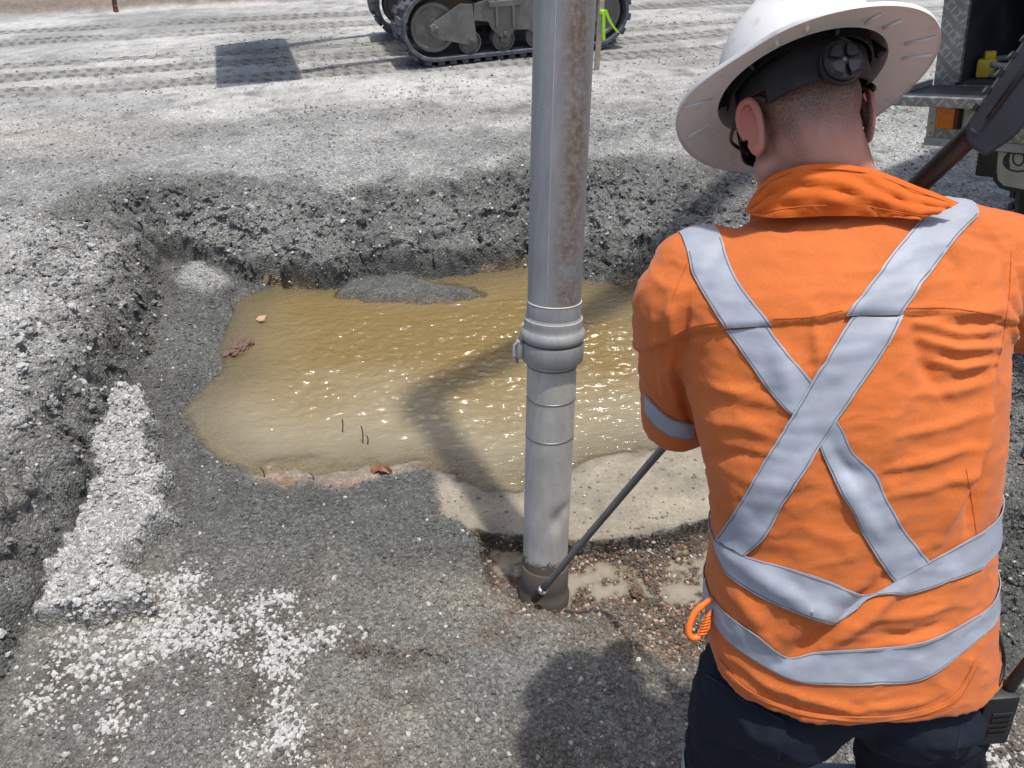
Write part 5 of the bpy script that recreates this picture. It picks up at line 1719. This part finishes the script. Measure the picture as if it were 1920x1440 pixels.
# ================================================================== TRUCK WITH TOOLBOX
def tread_plate():
    m, nt, b = new_mat('aluminium_tread_plate')
    L = nt.links
    tc = nt.nodes.new('ShaderNodeTexCoord').outputs['Object']
    hs = None
    for (ang, sh_) in ((45, 0.0), (-45, .5)):
        mp = nt.nodes.new('ShaderNodeMapping'); mp.inputs['Rotation'].default_value = (0, R(ang), 0); mp.inputs['Scale'].default_value = (34, 34, 34)
        L.new(tc, mp.inputs['Vector'])
        sp = nt.nodes.new('ShaderNodeSeparateXYZ'); L.new(mp.outputs[0], sp.inputs[0])
        fx_ = math_(nt, 'ABSOLUTE', math_(nt, 'SUBTRACT', math_(nt, 'FRACT', math_(nt, 'ADD', sp.outputs[0], sh_)), .5))
        fz_ = math_(nt, 'ABSOLUTE', math_(nt, 'SUBTRACT', math_(nt, 'FRACT', math_(nt, 'ADD', math_(nt, 'MULTIPLY', sp.outputs[2], .5), sh_)), .5))
        bar = math_(nt, 'MULTIPLY', math_(nt, 'LESS_THAN', fx_, .16), math_(nt, 'LESS_THAN', fz_, .30))
        hs = bar if hs is None else math_(nt, 'MAXIMUM', hs, bar)
    n1 = noise(nt, tc, 8, 5)
    c = mix(nt, hs, (.27, .27, .265), (.42, .42, .41)); c = mix(nt, 1.0, c, ramp(nt, n1, [(.3, .75), (.7, 1.2)]), 'MULTIPLY')
    c = mix(nt, ramp(nt, noise(nt, tc, 30, 5, .7), [(.55, 0), (.75, .6)]), c, (.22, .20, .17))
    L.new(c, b.inputs['Base Color']); b.inputs['Metallic'].default_value = .6; b.inputs['Roughness'].default_value = .45
    bump(nt, b, hs, .6, .003)
    return m
M_tread = tread_plate()
M_trim = simple('grey_aluminium_trim', (.40, .40, .395), .5, .5, .15, 10, (.25, .23, .2), .3, 15)
M_inside = simple('dark_toolbox_lining', (.035, .036, .040), .7, .2, .3, 6, (.09, .09, .09), .35, 8)
T0 = P(1737, 262, 3.28)
ang = R(-55)
tex = Vector((math.cos(ang), math.sin(ang), 0)); ten = Vector((tex.y, -tex.x, 0))  # ten points at the viewer
if ten.dot(CAMPOS - T0) < 0: ten = -ten
lean = Matrix.Rotation(R(9.0), 3, ten)
tex = lean @ tex; tup = lean @ Vector((0, 0, 1)); tin = -ten
TM = Matrix((tex, tin, tup)).transposed()
truck = empty('truck', Vector((T0.x + .6, T0.y, GZ)))
tag(truck, 'truck with open tread-plate toolbox and amber side lamp parked right of the pit', 'truck')
def TP(x, y, z): return T0 + TM @ Vector((x, y, z))
def tbox(name, x0, x1, y0, y1, z0, z1, mat, bev=.0, par=None):
    me = MB().box((0, 0, 0), (x1 - x0, y1 - y0, z1 - z0), None, bev).mesh(name)
    o = link(name, me, mat)
    m = TM.to_4x4(); m.translation = TP((x0 + x1) / 2, (y0 + y1) / 2, (z0 + z1) / 2)
    o.parent = par or truck
    o.matrix_parent_inverse = PW(par or truck).inverted(); o.matrix_basis = m
    return o
W = 1.1; DZ = .22; HB = .95
tbox('bottom_trim', -.008, W, -.006, .03, -.022, .012, M_trim, .003)
tbox('corner_trim', -.004, .030, -.004, .02, .0125, DZ - .01, M_trim, .003)
lp_ = tbox('lower_panel', .0, W, .0, .55, .0, DZ, M_tread)
tbox('left_frame', .0, .085, .002, .60, DZ + .001, HB, M_tread)
tbox('top_frame', .0852, W, .002, .6, HB - .09, HB, M_tread)
tbox('toolbox_back', .0852, W, .50, .6, DZ + .001, HB - .091, M_inside)
tbox('toolbox_floor', .0852, W, .02, .499, DZ + .001, DZ + .012, M_inside)
tbox('inner_wall', .0852, .092, .02, .499, DZ + .013, HB - .091, M_inside)
tbox('inner_lip', .0852, .100, .001, .019, DZ + .013, HB - .091, M_tread)
# drop-down door hanging level like a tray
tray = tbox('drop_door', .0, W, -.30, -.002, DZ - .006, DZ, M_inside)
tbox('tray_rim', -.02, W, -.325, -.301, DZ - .022, DZ + .014, M_tread, .004, tray)
tbox('tray_rim', -.020, -.0005, -.30, -.002, DZ - .020, DZ + .024, M_tread, .003, tray)
MB().tube([TP(.30, -.10, DZ), TP(.305, -.10, DZ + .06)], .006, 8).build('door_catch', M_dull, tray, 40)
MB().box(TP(.30, -.10, DZ + .062), (.03, .012, .012), TM, .002).build('catch_lever', M_dull, tray)
# lamp, plate, rivets
M_amber = simple('amber_lens', (.72, .19, .01), .25, 0, .12, 60, None, 0, 6, .25, 160)
lampb = tbox('side_lamp', .040, .136, -.014, -.0005, .052, .142, M_darkst, .003)
tbox('amber_lens', .043, .118, -.030, -.0145, .056, .138, M_amber, .005, lampb)
tbox('red_lens', .119, .133, -.026, -.0145, .056, .138, simple('dark_red_lens', (.10, .012, .008), .3), .004, lampb)
pl = tbox('lock_plate', .142, .230, -.008, -.0005, .050, .155, M_trim, .004)
tbox('keyhole_cover', .165, .185, -.012, -.0085, .072, .090, M_dull, .002, pl)
tbox('label_window', .158, .218, -.010, -.0085, .106, .138, simple('green_grey_label', (.28, .31, .24), .5), .001, pl)
for (x, z) in [(.013, .03), (.013, .07), (.013, .165)] + [(.06 + .11 * k, -.006) for k in range(9)]:
    MB().lathe(TP(x, -.0068, z), -tin, [(0, .0045), (.002, .004), (.003, .0001)], 10).build('rivet', M_trim, truck, True)
# chassis, mud flap and wheel
tbox('chassis_rail', .10, 2.6, .25, .45, -.20, -.03, M_darkst, .01)
tbox('tray_body', 1.1005, 3.0, .0, 2.0, -.02, 1.1, M_tread, .0)
tbox('upper_body', .0, 3.0, .0, 2.0, HB + .001, 2.0, simple('white_truck_paint', (.6, .6, .58), .35, 0, .05, 4, (.3, .28, .25), .3), .02)
M_cream = simple('cream_mud_flap', (.46, .42, .33), .6, 0, .12, 8, (.25, .22, .18), .3, 12)
fl0 = T0 + TM @ Vector((.30, .06, -.055))
def FP(px, py): 
    """point on the flap's plane"""
    d = (P(px, py, 1) - CAMPOS); t = (fl0 - CAMPOS).dot(ten) / d.dot(ten)
    return CAMPOS + d * t
ol = [FP(1868, 276), FP(1862, 318), FP(1864, 338), FP(1876, 352), FP(1895, 358), FP(2010, 372), FP(2030, 300)]
def slab(ol, th, off=0.0):
    n = len(ol); mb = MB()
    return mb.add([p + ten * off for p in ol] + [p + ten * (off + th) for p in ol], [tuple(range(n)), tuple(range(2 * n - 1, n - 1, -1))] + [(i, (i + 1) % n, (i + 1) % n + n, i + n) for i in range(n)])
flap = slab(ol, .008).build('mud_flap', M_black, truck)
oc = sum(ol, Vector()) / len(ol)
ins_ = [p + (oc - p).normalized() * .020 for p in ol]
slab(ins_, .002, .0082).build('flap_face', M_cream, flap)
def ell(cx, cy, rx, ry, w, a0=0, a1=360):
    rows = [[], []]
    for k in range(41):
        a = R(a0 + (a1 - a0) * k / 40)
        rows[0].append(FP(cx + rx * math.cos(a), cy + ry * math.sin(a)) + ten * .0106)
        rows[1].append(FP(cx + (rx - w) * math.cos(a), cy + (ry - w) * math.sin(a)) + ten * .0106)
    thicken(rows, .0012).build('emblem', simple('navy_print', (.02, .025, .05), .5), flap)
ell(1912, 302, 30, 20, 3.5); ell(1912, 296, 12, 15, 3.5); ell(1896, 300, 10, 16, 9, 90, 270)
wc = TP(.62, .34, -.34); 
wc.z = GZ + .36
tyre = MB().lathe(wc - tin * .13, tin, [(0, .20), (0, .30), (.03, .345), (.06, .36), (.20, .36), (.23, .345), (.26, .30), (.26, .20)], 60, tex).build('tyre', simple('truck_tyre_rubber', (.03, .03, .031), .8, 0, .2, 10, (.2, .19, .18), .35, 12), truck, 40)
for k in range(44):
    a = 2 * math.pi * k / 44
    dv = tex * math.cos(a) + tup * math.sin(a)
    for s in (-1, 1):
        x_ = dv.cross(tin).normalized()
        MB().box(wc + dv * .365 + tin * .05 * s, (.028, .08, .018), Matrix((x_, tin, dv)).transposed()).build('tread_block', tyre.data.materials[0], tyre)
MB().lathe(wc - tin * .12, tin, [(0, .01), (0, .08), (.03, .10), (.04, .18), (.01, .20)], 30, tex).build('rim', M_trim, tyre, 40)
# things lying in the toolbox
def coil(name, c, r, n, tr_, mat, label, cat, sx=1.0, seed=1):
    rng = random.Random(seed); pts = []
    for k in range(n * 26):
        a = 2 * math.pi * k / 26
        rr = r * (1 + .10 * math.sin(a * .37 + seed))
        pts.append(c + tex * (rr * sx * math.cos(a)) + tin * (rr * .8 * math.sin(a)) + tup * (tr_ * (1.1 + 1.9 * (k / (n * 26)) * n * .6) + .008 * math.sin(a * 1.3)))
    return tag(MB().tube(pts, tr_, 8).build(name, mat, None, True), label, cat)
coil('hose_coil', TP(.33, .20, DZ + .012), .17, 3, .012, simple('pale_grey_hose', (.25, .25, .24), .6, 0, .15, 20), 'coiled pale grey hose lying inside the open truck toolbox', 'hose', 1.15)
yb = MB().box(TP(.145, .12, DZ + .05), (.07, .06, .07), TM @ Matrix.Rotation(R(20), 3, 'Z'), .012)
yb.box(TP(.15, .12, DZ + .098), (.04, .04, .03), TM @ Matrix.Rotation(R(35), 3, 'Z'), .008)
tag(yb.build('yellow_fitting', simple('yellow_plastic', (.48, .36, .02), .5, 0, .2, 30), None, 40), 'yellow plastic fitting lying in the corner of the open toolbox', 'fitting')

# ================================================================== ROCKS, LEAF AND TWIGS IN THE WATER
def rock_mesh(name, seed, n=16, flat=.7):
    rng = random.Random(seed); bm = bmesh.new()
    for i in range(n):
        v = Vector((rng.gauss(0, 1), rng.gauss(0, 1), rng.gauss(0, 1))).normalized() * rng.uniform(.8, 1.0)
        bm.verts.new((v.x * rng.uniform(.85, 1.1), v.y, v.z * flat))
    r = bmesh.ops.convex_hull(bm, input=bm.verts)
    bmesh.ops.delete(bm, geom=[g for g in r['geom_interior'] if isinstance(g, bmesh.types.BMVert)], context='VERTS')
    me = bpy.data.meshes.new(name); bm.to_mesh(me); bm.free()
    return me
def th(x, y):
    return float(terrain(np.array([float(x)]), np.array([float(y)]))[0][0])
M_tan = simple('tan_sandstone', (.44, .29, .19), .8, 0, .2, 30, (.25, .2, .15), .3, 20, .3, 120)
q = U(491, 598, .01)
me = rock_mesh('rock', 5, 14, 1.1); me.materials.append(M_tan)
rk = bpy.data.objects.new('rock', me); COL.objects.link(rk); rk.location = (q.x, q.y, .002); rk.scale = (.034, .030, .036); rk.rotation_euler = (.3, .2, .8)
tag(rk, 'tan pointed rock poking out of the muddy water near the left bank', 'rock')
M_clod = simple('brown_clay_clod', (.13, .085, .06), .9, 0, .3, 25, (.25, .19, .11), .3, 20, .5, 90)
def clod(px, py, sx, sy, sz, label, seed, z=0.0):
    q = U(px, py, z)
    bm = bmesh.new(); bmesh.ops.create_icosphere(bm, subdivisions=4, radius=1)
    for v in bm.verts:
        p = v.co
        d = 1 + .3 * float(vnoise(p.x * 1.7 + seed, p.y * 1.7, p.z * 1.7, 3)) + .22 * float(vnoise(p.x * 4 + seed, p.y * 4, p.z * 4, 4)) + .14 * float(vnoise(p.x * 9, p.y * 9 + seed, p.z * 9, 5))
        v.co = p * d
    me = bpy.data.meshes.new('clod'); bm.to_mesh(me); bm.free(); me.materials.append(M_clod)
    o = bpy.data.objects.new('clod', me); COL.objects.link(o); o.location = (q.x, q.y, z + sz * .25); o.scale = (sx, sy, sz); o.rotation_euler = (0, 0, seed)
    return tag(o, label, 'clod')
clod(450, 652, .085, .05, .03, 'crumbly brown clay clod at the left edge of the muddy water', 1.3)
clod(1195, 1112, .026, .020, .016, 'small brown clay clod in the milky puddle right of the pipe foot', 2.1, -.052)
M_leaf = simple('rusty_brown_leaf', (.20, .075, .035), .7, 0, .25, 60)
q = U(715, 886, .005)
rows = []
for j in range(7):
    r = []
    for k in range(13):
        t = k / 12; w = .026 * math.sin(math.pi * min(1, t * 1.05)) ** .7 * (1 + .18 * math.sin(t * 15))
        s = (j / 6 - .5) * 2
        r.append(Vector((q.x - .04 + .085 * t, q.y + s * w + .012 * math.sin(t * 4), .010 + .010 * math.sin(t * 7 + s * 2) + .008 * abs(s))))
    rows.append(r)
lf = thicken(rows, .0008).build('leaf', M_leaf, None, True)
tag(lf, 'curled rusty brown leaf at the near edge of the muddy water', 'leaf')
M_twig = simple('dark_twig', (.03, .024, .02), .8)
def twig(a, b, label, r=.0024, z0=.0, z1=.06):
    A = U(*a, z0); B0 = U(*b, z0)
    B = Vector((A.x + (B0.x - A.x) * .55, A.y + (B0.y - A.y) * .3, z1))
    mid = (A + B) / 2 + Vector((.006, 0, .006))
    o = MB().tube(catmull([A - Vector((0, 0, .02)), mid, B], 6), [r] * 12 + [r * .5], 6).build('twig', M_twig, None, True)
    return tag(o, label, 'twig')
twig((640, 812), (652, 795), 'thin dark twig, farthest left of three poking out of the water')
twig((679, 832), (686, 808), 'tallest dark twig poking out of the water left of the pipe shadow', z1=.075)
twig((688, 834), (692, 822), 'shortest dark twig beside the tallest one in the water', z1=.04)
twig((496, 897), (491, 880), 'short forked dark twig on the reddish mud bar', z1=.045)
twig((590, 905), (578, 890), 'dark bent twig at the near edge of the reddish mud bar', z1=.04)

# ================================================================== LOOSE STONES AND GRAVEL
rng = np.random.default_rng(11)
# patches of pale spilt stone on the dark floor (photo outlines on the floor plane)
pale_polys = [poly2(p, .05) for p in (
    [(120, 1120), (330, 1090), (420, 1120), (470, 1150), (560, 1125), (560, 1150), (470, 1200), (400, 1230), (330, 1260), (200, 1290), (110, 1260), (70, 1200)],
    [(450, 1250), (470, 1200), (560, 1190), (640, 1165), (660, 1190), (610, 1240), (560, 1290), (490, 1300)],
    [(60, 1260), (150, 1240), (200, 1290), (240, 1370), (180, 1400), (140, 1350), (60, 1330)],
    [(520, 1310), (570, 1330), (560, 1400), (610, 1445), (480, 1445), (500, 1390)],
    [(280, 1160), (420, 1130), (520, 1150), (640, 1170), (620, 1240), (560, 1290), (440, 1300), (330, 1290)])]
def pale_mask(x, y):
    wx = x + .07 * fbm(x, y, 5, 700, 3); wy = y + .07 * fbm(x, y, 5, 702, 3)
    m = np.zeros_like(x)
    for i, p in enumerate(pale_polys):
        m = np.maximum(m, (.45 if i == 4 else 1.0) * sstep(-.10, .07, sdist(p, wx, wy)) ** 1.4)
    return m
NP = 300000
u1 = rng.random(NP); th_ = (rng.random(NP) - .5) * R(112)
rad = .75 * (9.5 / .75) ** u1
gx = rad * np.sin(th_); gy = rad * np.cos(th_) + .05
gz, gc, gw, grl, gm = terrain(gx, gy)
pm = pale_mask(gx, gy) * gm['ins'] * (1 - gm['hw']) + np.clip(.15 + .6 * fbm(gx, gy, 3.5, 730, 3), 0, .7) * sstep(.62, 1.0, gx) * sstep(2.6, 1.8, gy)
pm = np.clip(pm, 0, 1)
ins = gm['ins']
dens = np.where(ins, .45 + .55 * pm + .5 * gm['lg'] + .35 * gm['hw'] - .38 * gm['mud'] - .3 * gm['br'], .30 + .75 * gm['bf'] + .65 * gm['left'])
dens = dens * np.where(ins & (gm['ws'] > .01), 0, 1) * (1 - .4 * sstep(5.5, 7, gy)) * np.where(gm['v'] > RV_FAR, .1, 1)
clump = .65 + .7 * fbm(gx, gy, 2.2, 720, 3)
dens = dens * np.clip(clump, .15, 1.4)
keep = rng.random(NP) < dens
gx, gy, gz, gc, pm = gx[keep], gy[keep], gz[keep], gc[keep], pm[keep]
gm = {k: v[keep] for k, v in gm.items()}; ins = gm['ins']
n = len(gx)
sz = .0026 + .0042 * rng.random(n) ** 2.2
big = rng.random(n)
sz = np.where((gm['lg'] > .5) & ins, sz * 1.35, sz)
sz = np.where((gm['left'] > .5), sz * (1.15 + 1.5 * (big > .95)), np.where(gm['bf'] > .5, sz * (1.0 + .8 * (big > .97)), sz))
sz = np.where((pm > .5), sz * 1.35, sz)
sz = sz * (1 + .22 * np.clip(np.hypot(gx, gy) - 2.5, 0, 3))
vr_ = .62 + .75 * rng.random(n) ** 1.3
col = gc * vr_[:, None]
pal = (rng.random(n) < np.where(ins, .02 + .85 * pm, .10))
col[pal] = np.array([.43, .43, .415]) * (.75 + .4 * rng.random(pal.sum()))[:, None]
war = ins & (gm['hw'] > .3) & (rng.random(n) < .45)
col[war] = np.array([[.30, .19, .12], [.22, .12, .08], [.42, .36, .30], [.12, .10, .085]])[rng.integers(0, 4, war.sum())] * (.6 + .6 * rng.random(war.sum()))[:, None]
scl = sz[:, None] * np.stack([.75 + .6 * rng.random(n), .75 + .6 * rng.random(n), .55 + .4 * rng.random(n)], 1)
rot = rng.random((n, 3)) * np.array([.9, .9, 6.28])
sox, soy = sideways(gx, gy, gz, gm)
print('gravel', n)
gme = bpy.data.meshes.new('gravel'); gme.vertices.add(n)
gme.vertices.foreach_set('co', np.stack([gx + sox, gy + soy, gz + sz * .22], 1).astype(np.float32).ravel())
for nm, a in (('scl', scl), ('rot', rot)):
    t = gme.attributes.new(nm, 'FLOAT_VECTOR', 'POINT'); t.data.foreach_set('vector', a.astype(np.float32).ravel())
attr_col(gme, 'scol', np.clip(col, .015, .7))
M_stone, nt, b = new_mat('crushed_rock_stones')
at = N(nt, 'ShaderNodeAttribute', attribute_name='scol', attribute_type='INSTANCER')
tcn = nt.nodes.new('ShaderNodeTexCoord').outputs['Object']
cc_ = mix(nt, 1.0, at.outputs['Color'], ramp(nt, noise(nt, tcn, 1.6, 4), [(.3, .82), (.7, 1.18)]), 'MULTIPLY')
nt.links.new(cc_, b.inputs['Base Color']); b.inputs['Roughness'].default_value = .88; b.inputs['Specular IOR Level'].default_value = .3
gravel = link('gravel', gme, M_stone)
tag(gravel, 'loose grey crushed gravel strewn over banks and pit floor', 'gravel', kind='stuff')
ng = bpy.data.node_groups.new('scatter_stones', 'GeometryNodeTree')
ng.interface.new_socket('Geometry', in_out='INPUT', socket_type='NodeSocketGeometry'); ng.interface.new_socket('Geometry', in_out='OUTPUT', socket_type='NodeSocketGeometry')
gi = ng.nodes.new('NodeGroupInput'); go = ng.nodes.new('NodeGroupOutput')
jn = ng.nodes.new('GeometryNodeJoinGeometry')
for k in range(6):
    ic = ng.nodes.new('GeometryNodeMeshIcoSphere'); ic.inputs['Radius'].default_value = 1.0; ic.inputs['Subdivisions'].default_value = 2
    spn = ng.nodes.new('GeometryNodeSetPosition')
    pn = ng.nodes.new('GeometryNodeInputPosition')
    nz = ng.nodes.new('ShaderNodeTexNoise'); nz.noise_dimensions = '4D'; nz.inputs['W'].default_value = k * 3.7; nz.inputs['Scale'].default_value = 1.1; nz.inputs['Detail'].default_value = 1.0
    ng.links.new(pn.outputs[0], nz.inputs['Vector'])
    v1 = ng.nodes.new('ShaderNodeVectorMath'); v1.operation = 'SUBTRACT'; v1.inputs[1].default_value = (.5, .5, .5); ng.links.new(nz.outputs['Color'], v1.inputs[0])
    v2 = ng.nodes.new('ShaderNodeVectorMath'); v2.operation = 'SCALE'; v2.inputs['Scale'].default_value = 1.9; ng.links.new(v1.outputs[0], v2.inputs[0])
    ng.links.new(ic.outputs['Mesh'], spn.inputs['Geometry']); ng.links.new(v2.outputs[0], spn.inputs['Offset'])
    sm_ = ng.nodes.new('GeometryNodeSetMaterial'); sm_.inputs['Material'].default_value = M_stone; ng.links.new(spn.outputs[0], sm_.inputs['Geometry'])
    g2i = ng.nodes.new('GeometryNodeGeometryToInstance'); ng.links.new(sm_.outputs[0], g2i.inputs[0]); ng.links.new(g2i.outputs[0], jn.inputs[0])
m2p = ng.nodes.new('GeometryNodeMeshToPoints'); ng.links.new(gi.outputs[0], m2p.inputs['Mesh'])
iop = ng.nodes.new('GeometryNodeInstanceOnPoints')
ng.links.new(m2p.outputs[0], iop.inputs['Points']); ng.links.new(jn.outputs[0], iop.inputs['Instance'])
iop.inputs['Pick Instance'].default_value = True
rv = ng.nodes.new('FunctionNodeRandomValue'); rv.data_type = 'INT'; rv.inputs[4].default_value = 0; rv.inputs[5].default_value = 5
ng.links.new(rv.outputs[2], iop.inputs['Instance Index'])
for nm, sock in (('rot', 'Rotation'), ('scl', 'Scale')):
    na = ng.nodes.new('GeometryNodeInputNamedAttribute'); na.data_type = 'FLOAT_VECTOR'; na.inputs['Name'].default_value = nm
    if nm == 'rot':
        er = ng.nodes.new('FunctionNodeEulerToRotation'); ng.links.new(na.outputs[0], er.inputs[0]); ng.links.new(er.outputs[0], iop.inputs[sock])
    else:
        ng.links.new(na.outputs[0], iop.inputs[sock])
ng.links.new(iop.outputs[0], go.inputs[0])
md = gravel.modifiers.new('scatter', 'NODES'); md.node_group = ng

# larger stones one can pick out, each its own object
stone_me = []
M_white = simple('dry_pale_stone', (.44, .44, .425), .9, 0, .12, 40, (.3, .29, .27), .2, 30, .3, 60)
M_grey = simple('grey_stone', (.19, .19, .185), .85, 0, .2, 30, (.3, .29, .27), .25, 30, .3, 60)
for k in range(8):
    me = rock_mesh('stone', 30 + k, 18, .7); me.materials.append(M_white if k < 5 else M_grey); stone_me.append(me)
spots = []
sel = np.where(ins & (pm > .45) & (gy < 2.1) & (gm['hw'] < .1))[0]
for i in rng.choice(sel, min(130, len(sel)), replace=False): spots.append((gx[i], gy[i], rng.uniform(.006, .0125), rng.integers(0, 5)))
sel = np.where(ins & (gm['lg'] < .2) & (gm['mud'] < .1) & (gm['hw'] < .2) & (gy < 1.75) & (gx < .35))[0]
for i in rng.choice(sel, 75, replace=False): spots.append((gx[i], gy[i], rng.uniform(.005, .0105), rng.integers(0, 6)))
for (a, b_) in ((1131 - 0, 1281), (835, 1370), (1190, 1276), (765, 1228), (250, 1328), (145, 1368), (125, 1418), (220, 1428), (395, 1325), (345, 1340)):
    q = U(a, b_, .05); spots.append((q.x, q.y, .012, 5 if a > 830 else 0))
sel = np.where((~ins) & (gm['left'] > .5) & (gy < 4))[0]
for i in rng.choice(sel, 60, replace=False): spots.append((gx[i], gy[i], rng.uniform(.010, .028), rng.integers(3, 8)))
sx_ = np.array([s[0] for s in spots]); sy_ = np.array([s[1] for s in spots]); szz = terrain(sx_, sy_)[0]
for (x, y, s, k), z in zip(spots, szz):
    o = bpy.data.objects.new('stone', stone_me[int(k)]); COL.objects.link(o)
    o.parent = ground
    o.location = (x, y, z + s * .35); o.scale = (s * random.uniform(.8, 1.25), s * random.uniform(.8, 1.2), s * random.uniform(.8, 1.1)); o.rotation_euler = (random.uniform(-.4, .4), random.uniform(-.4, .4), random.uniform(0, 6))
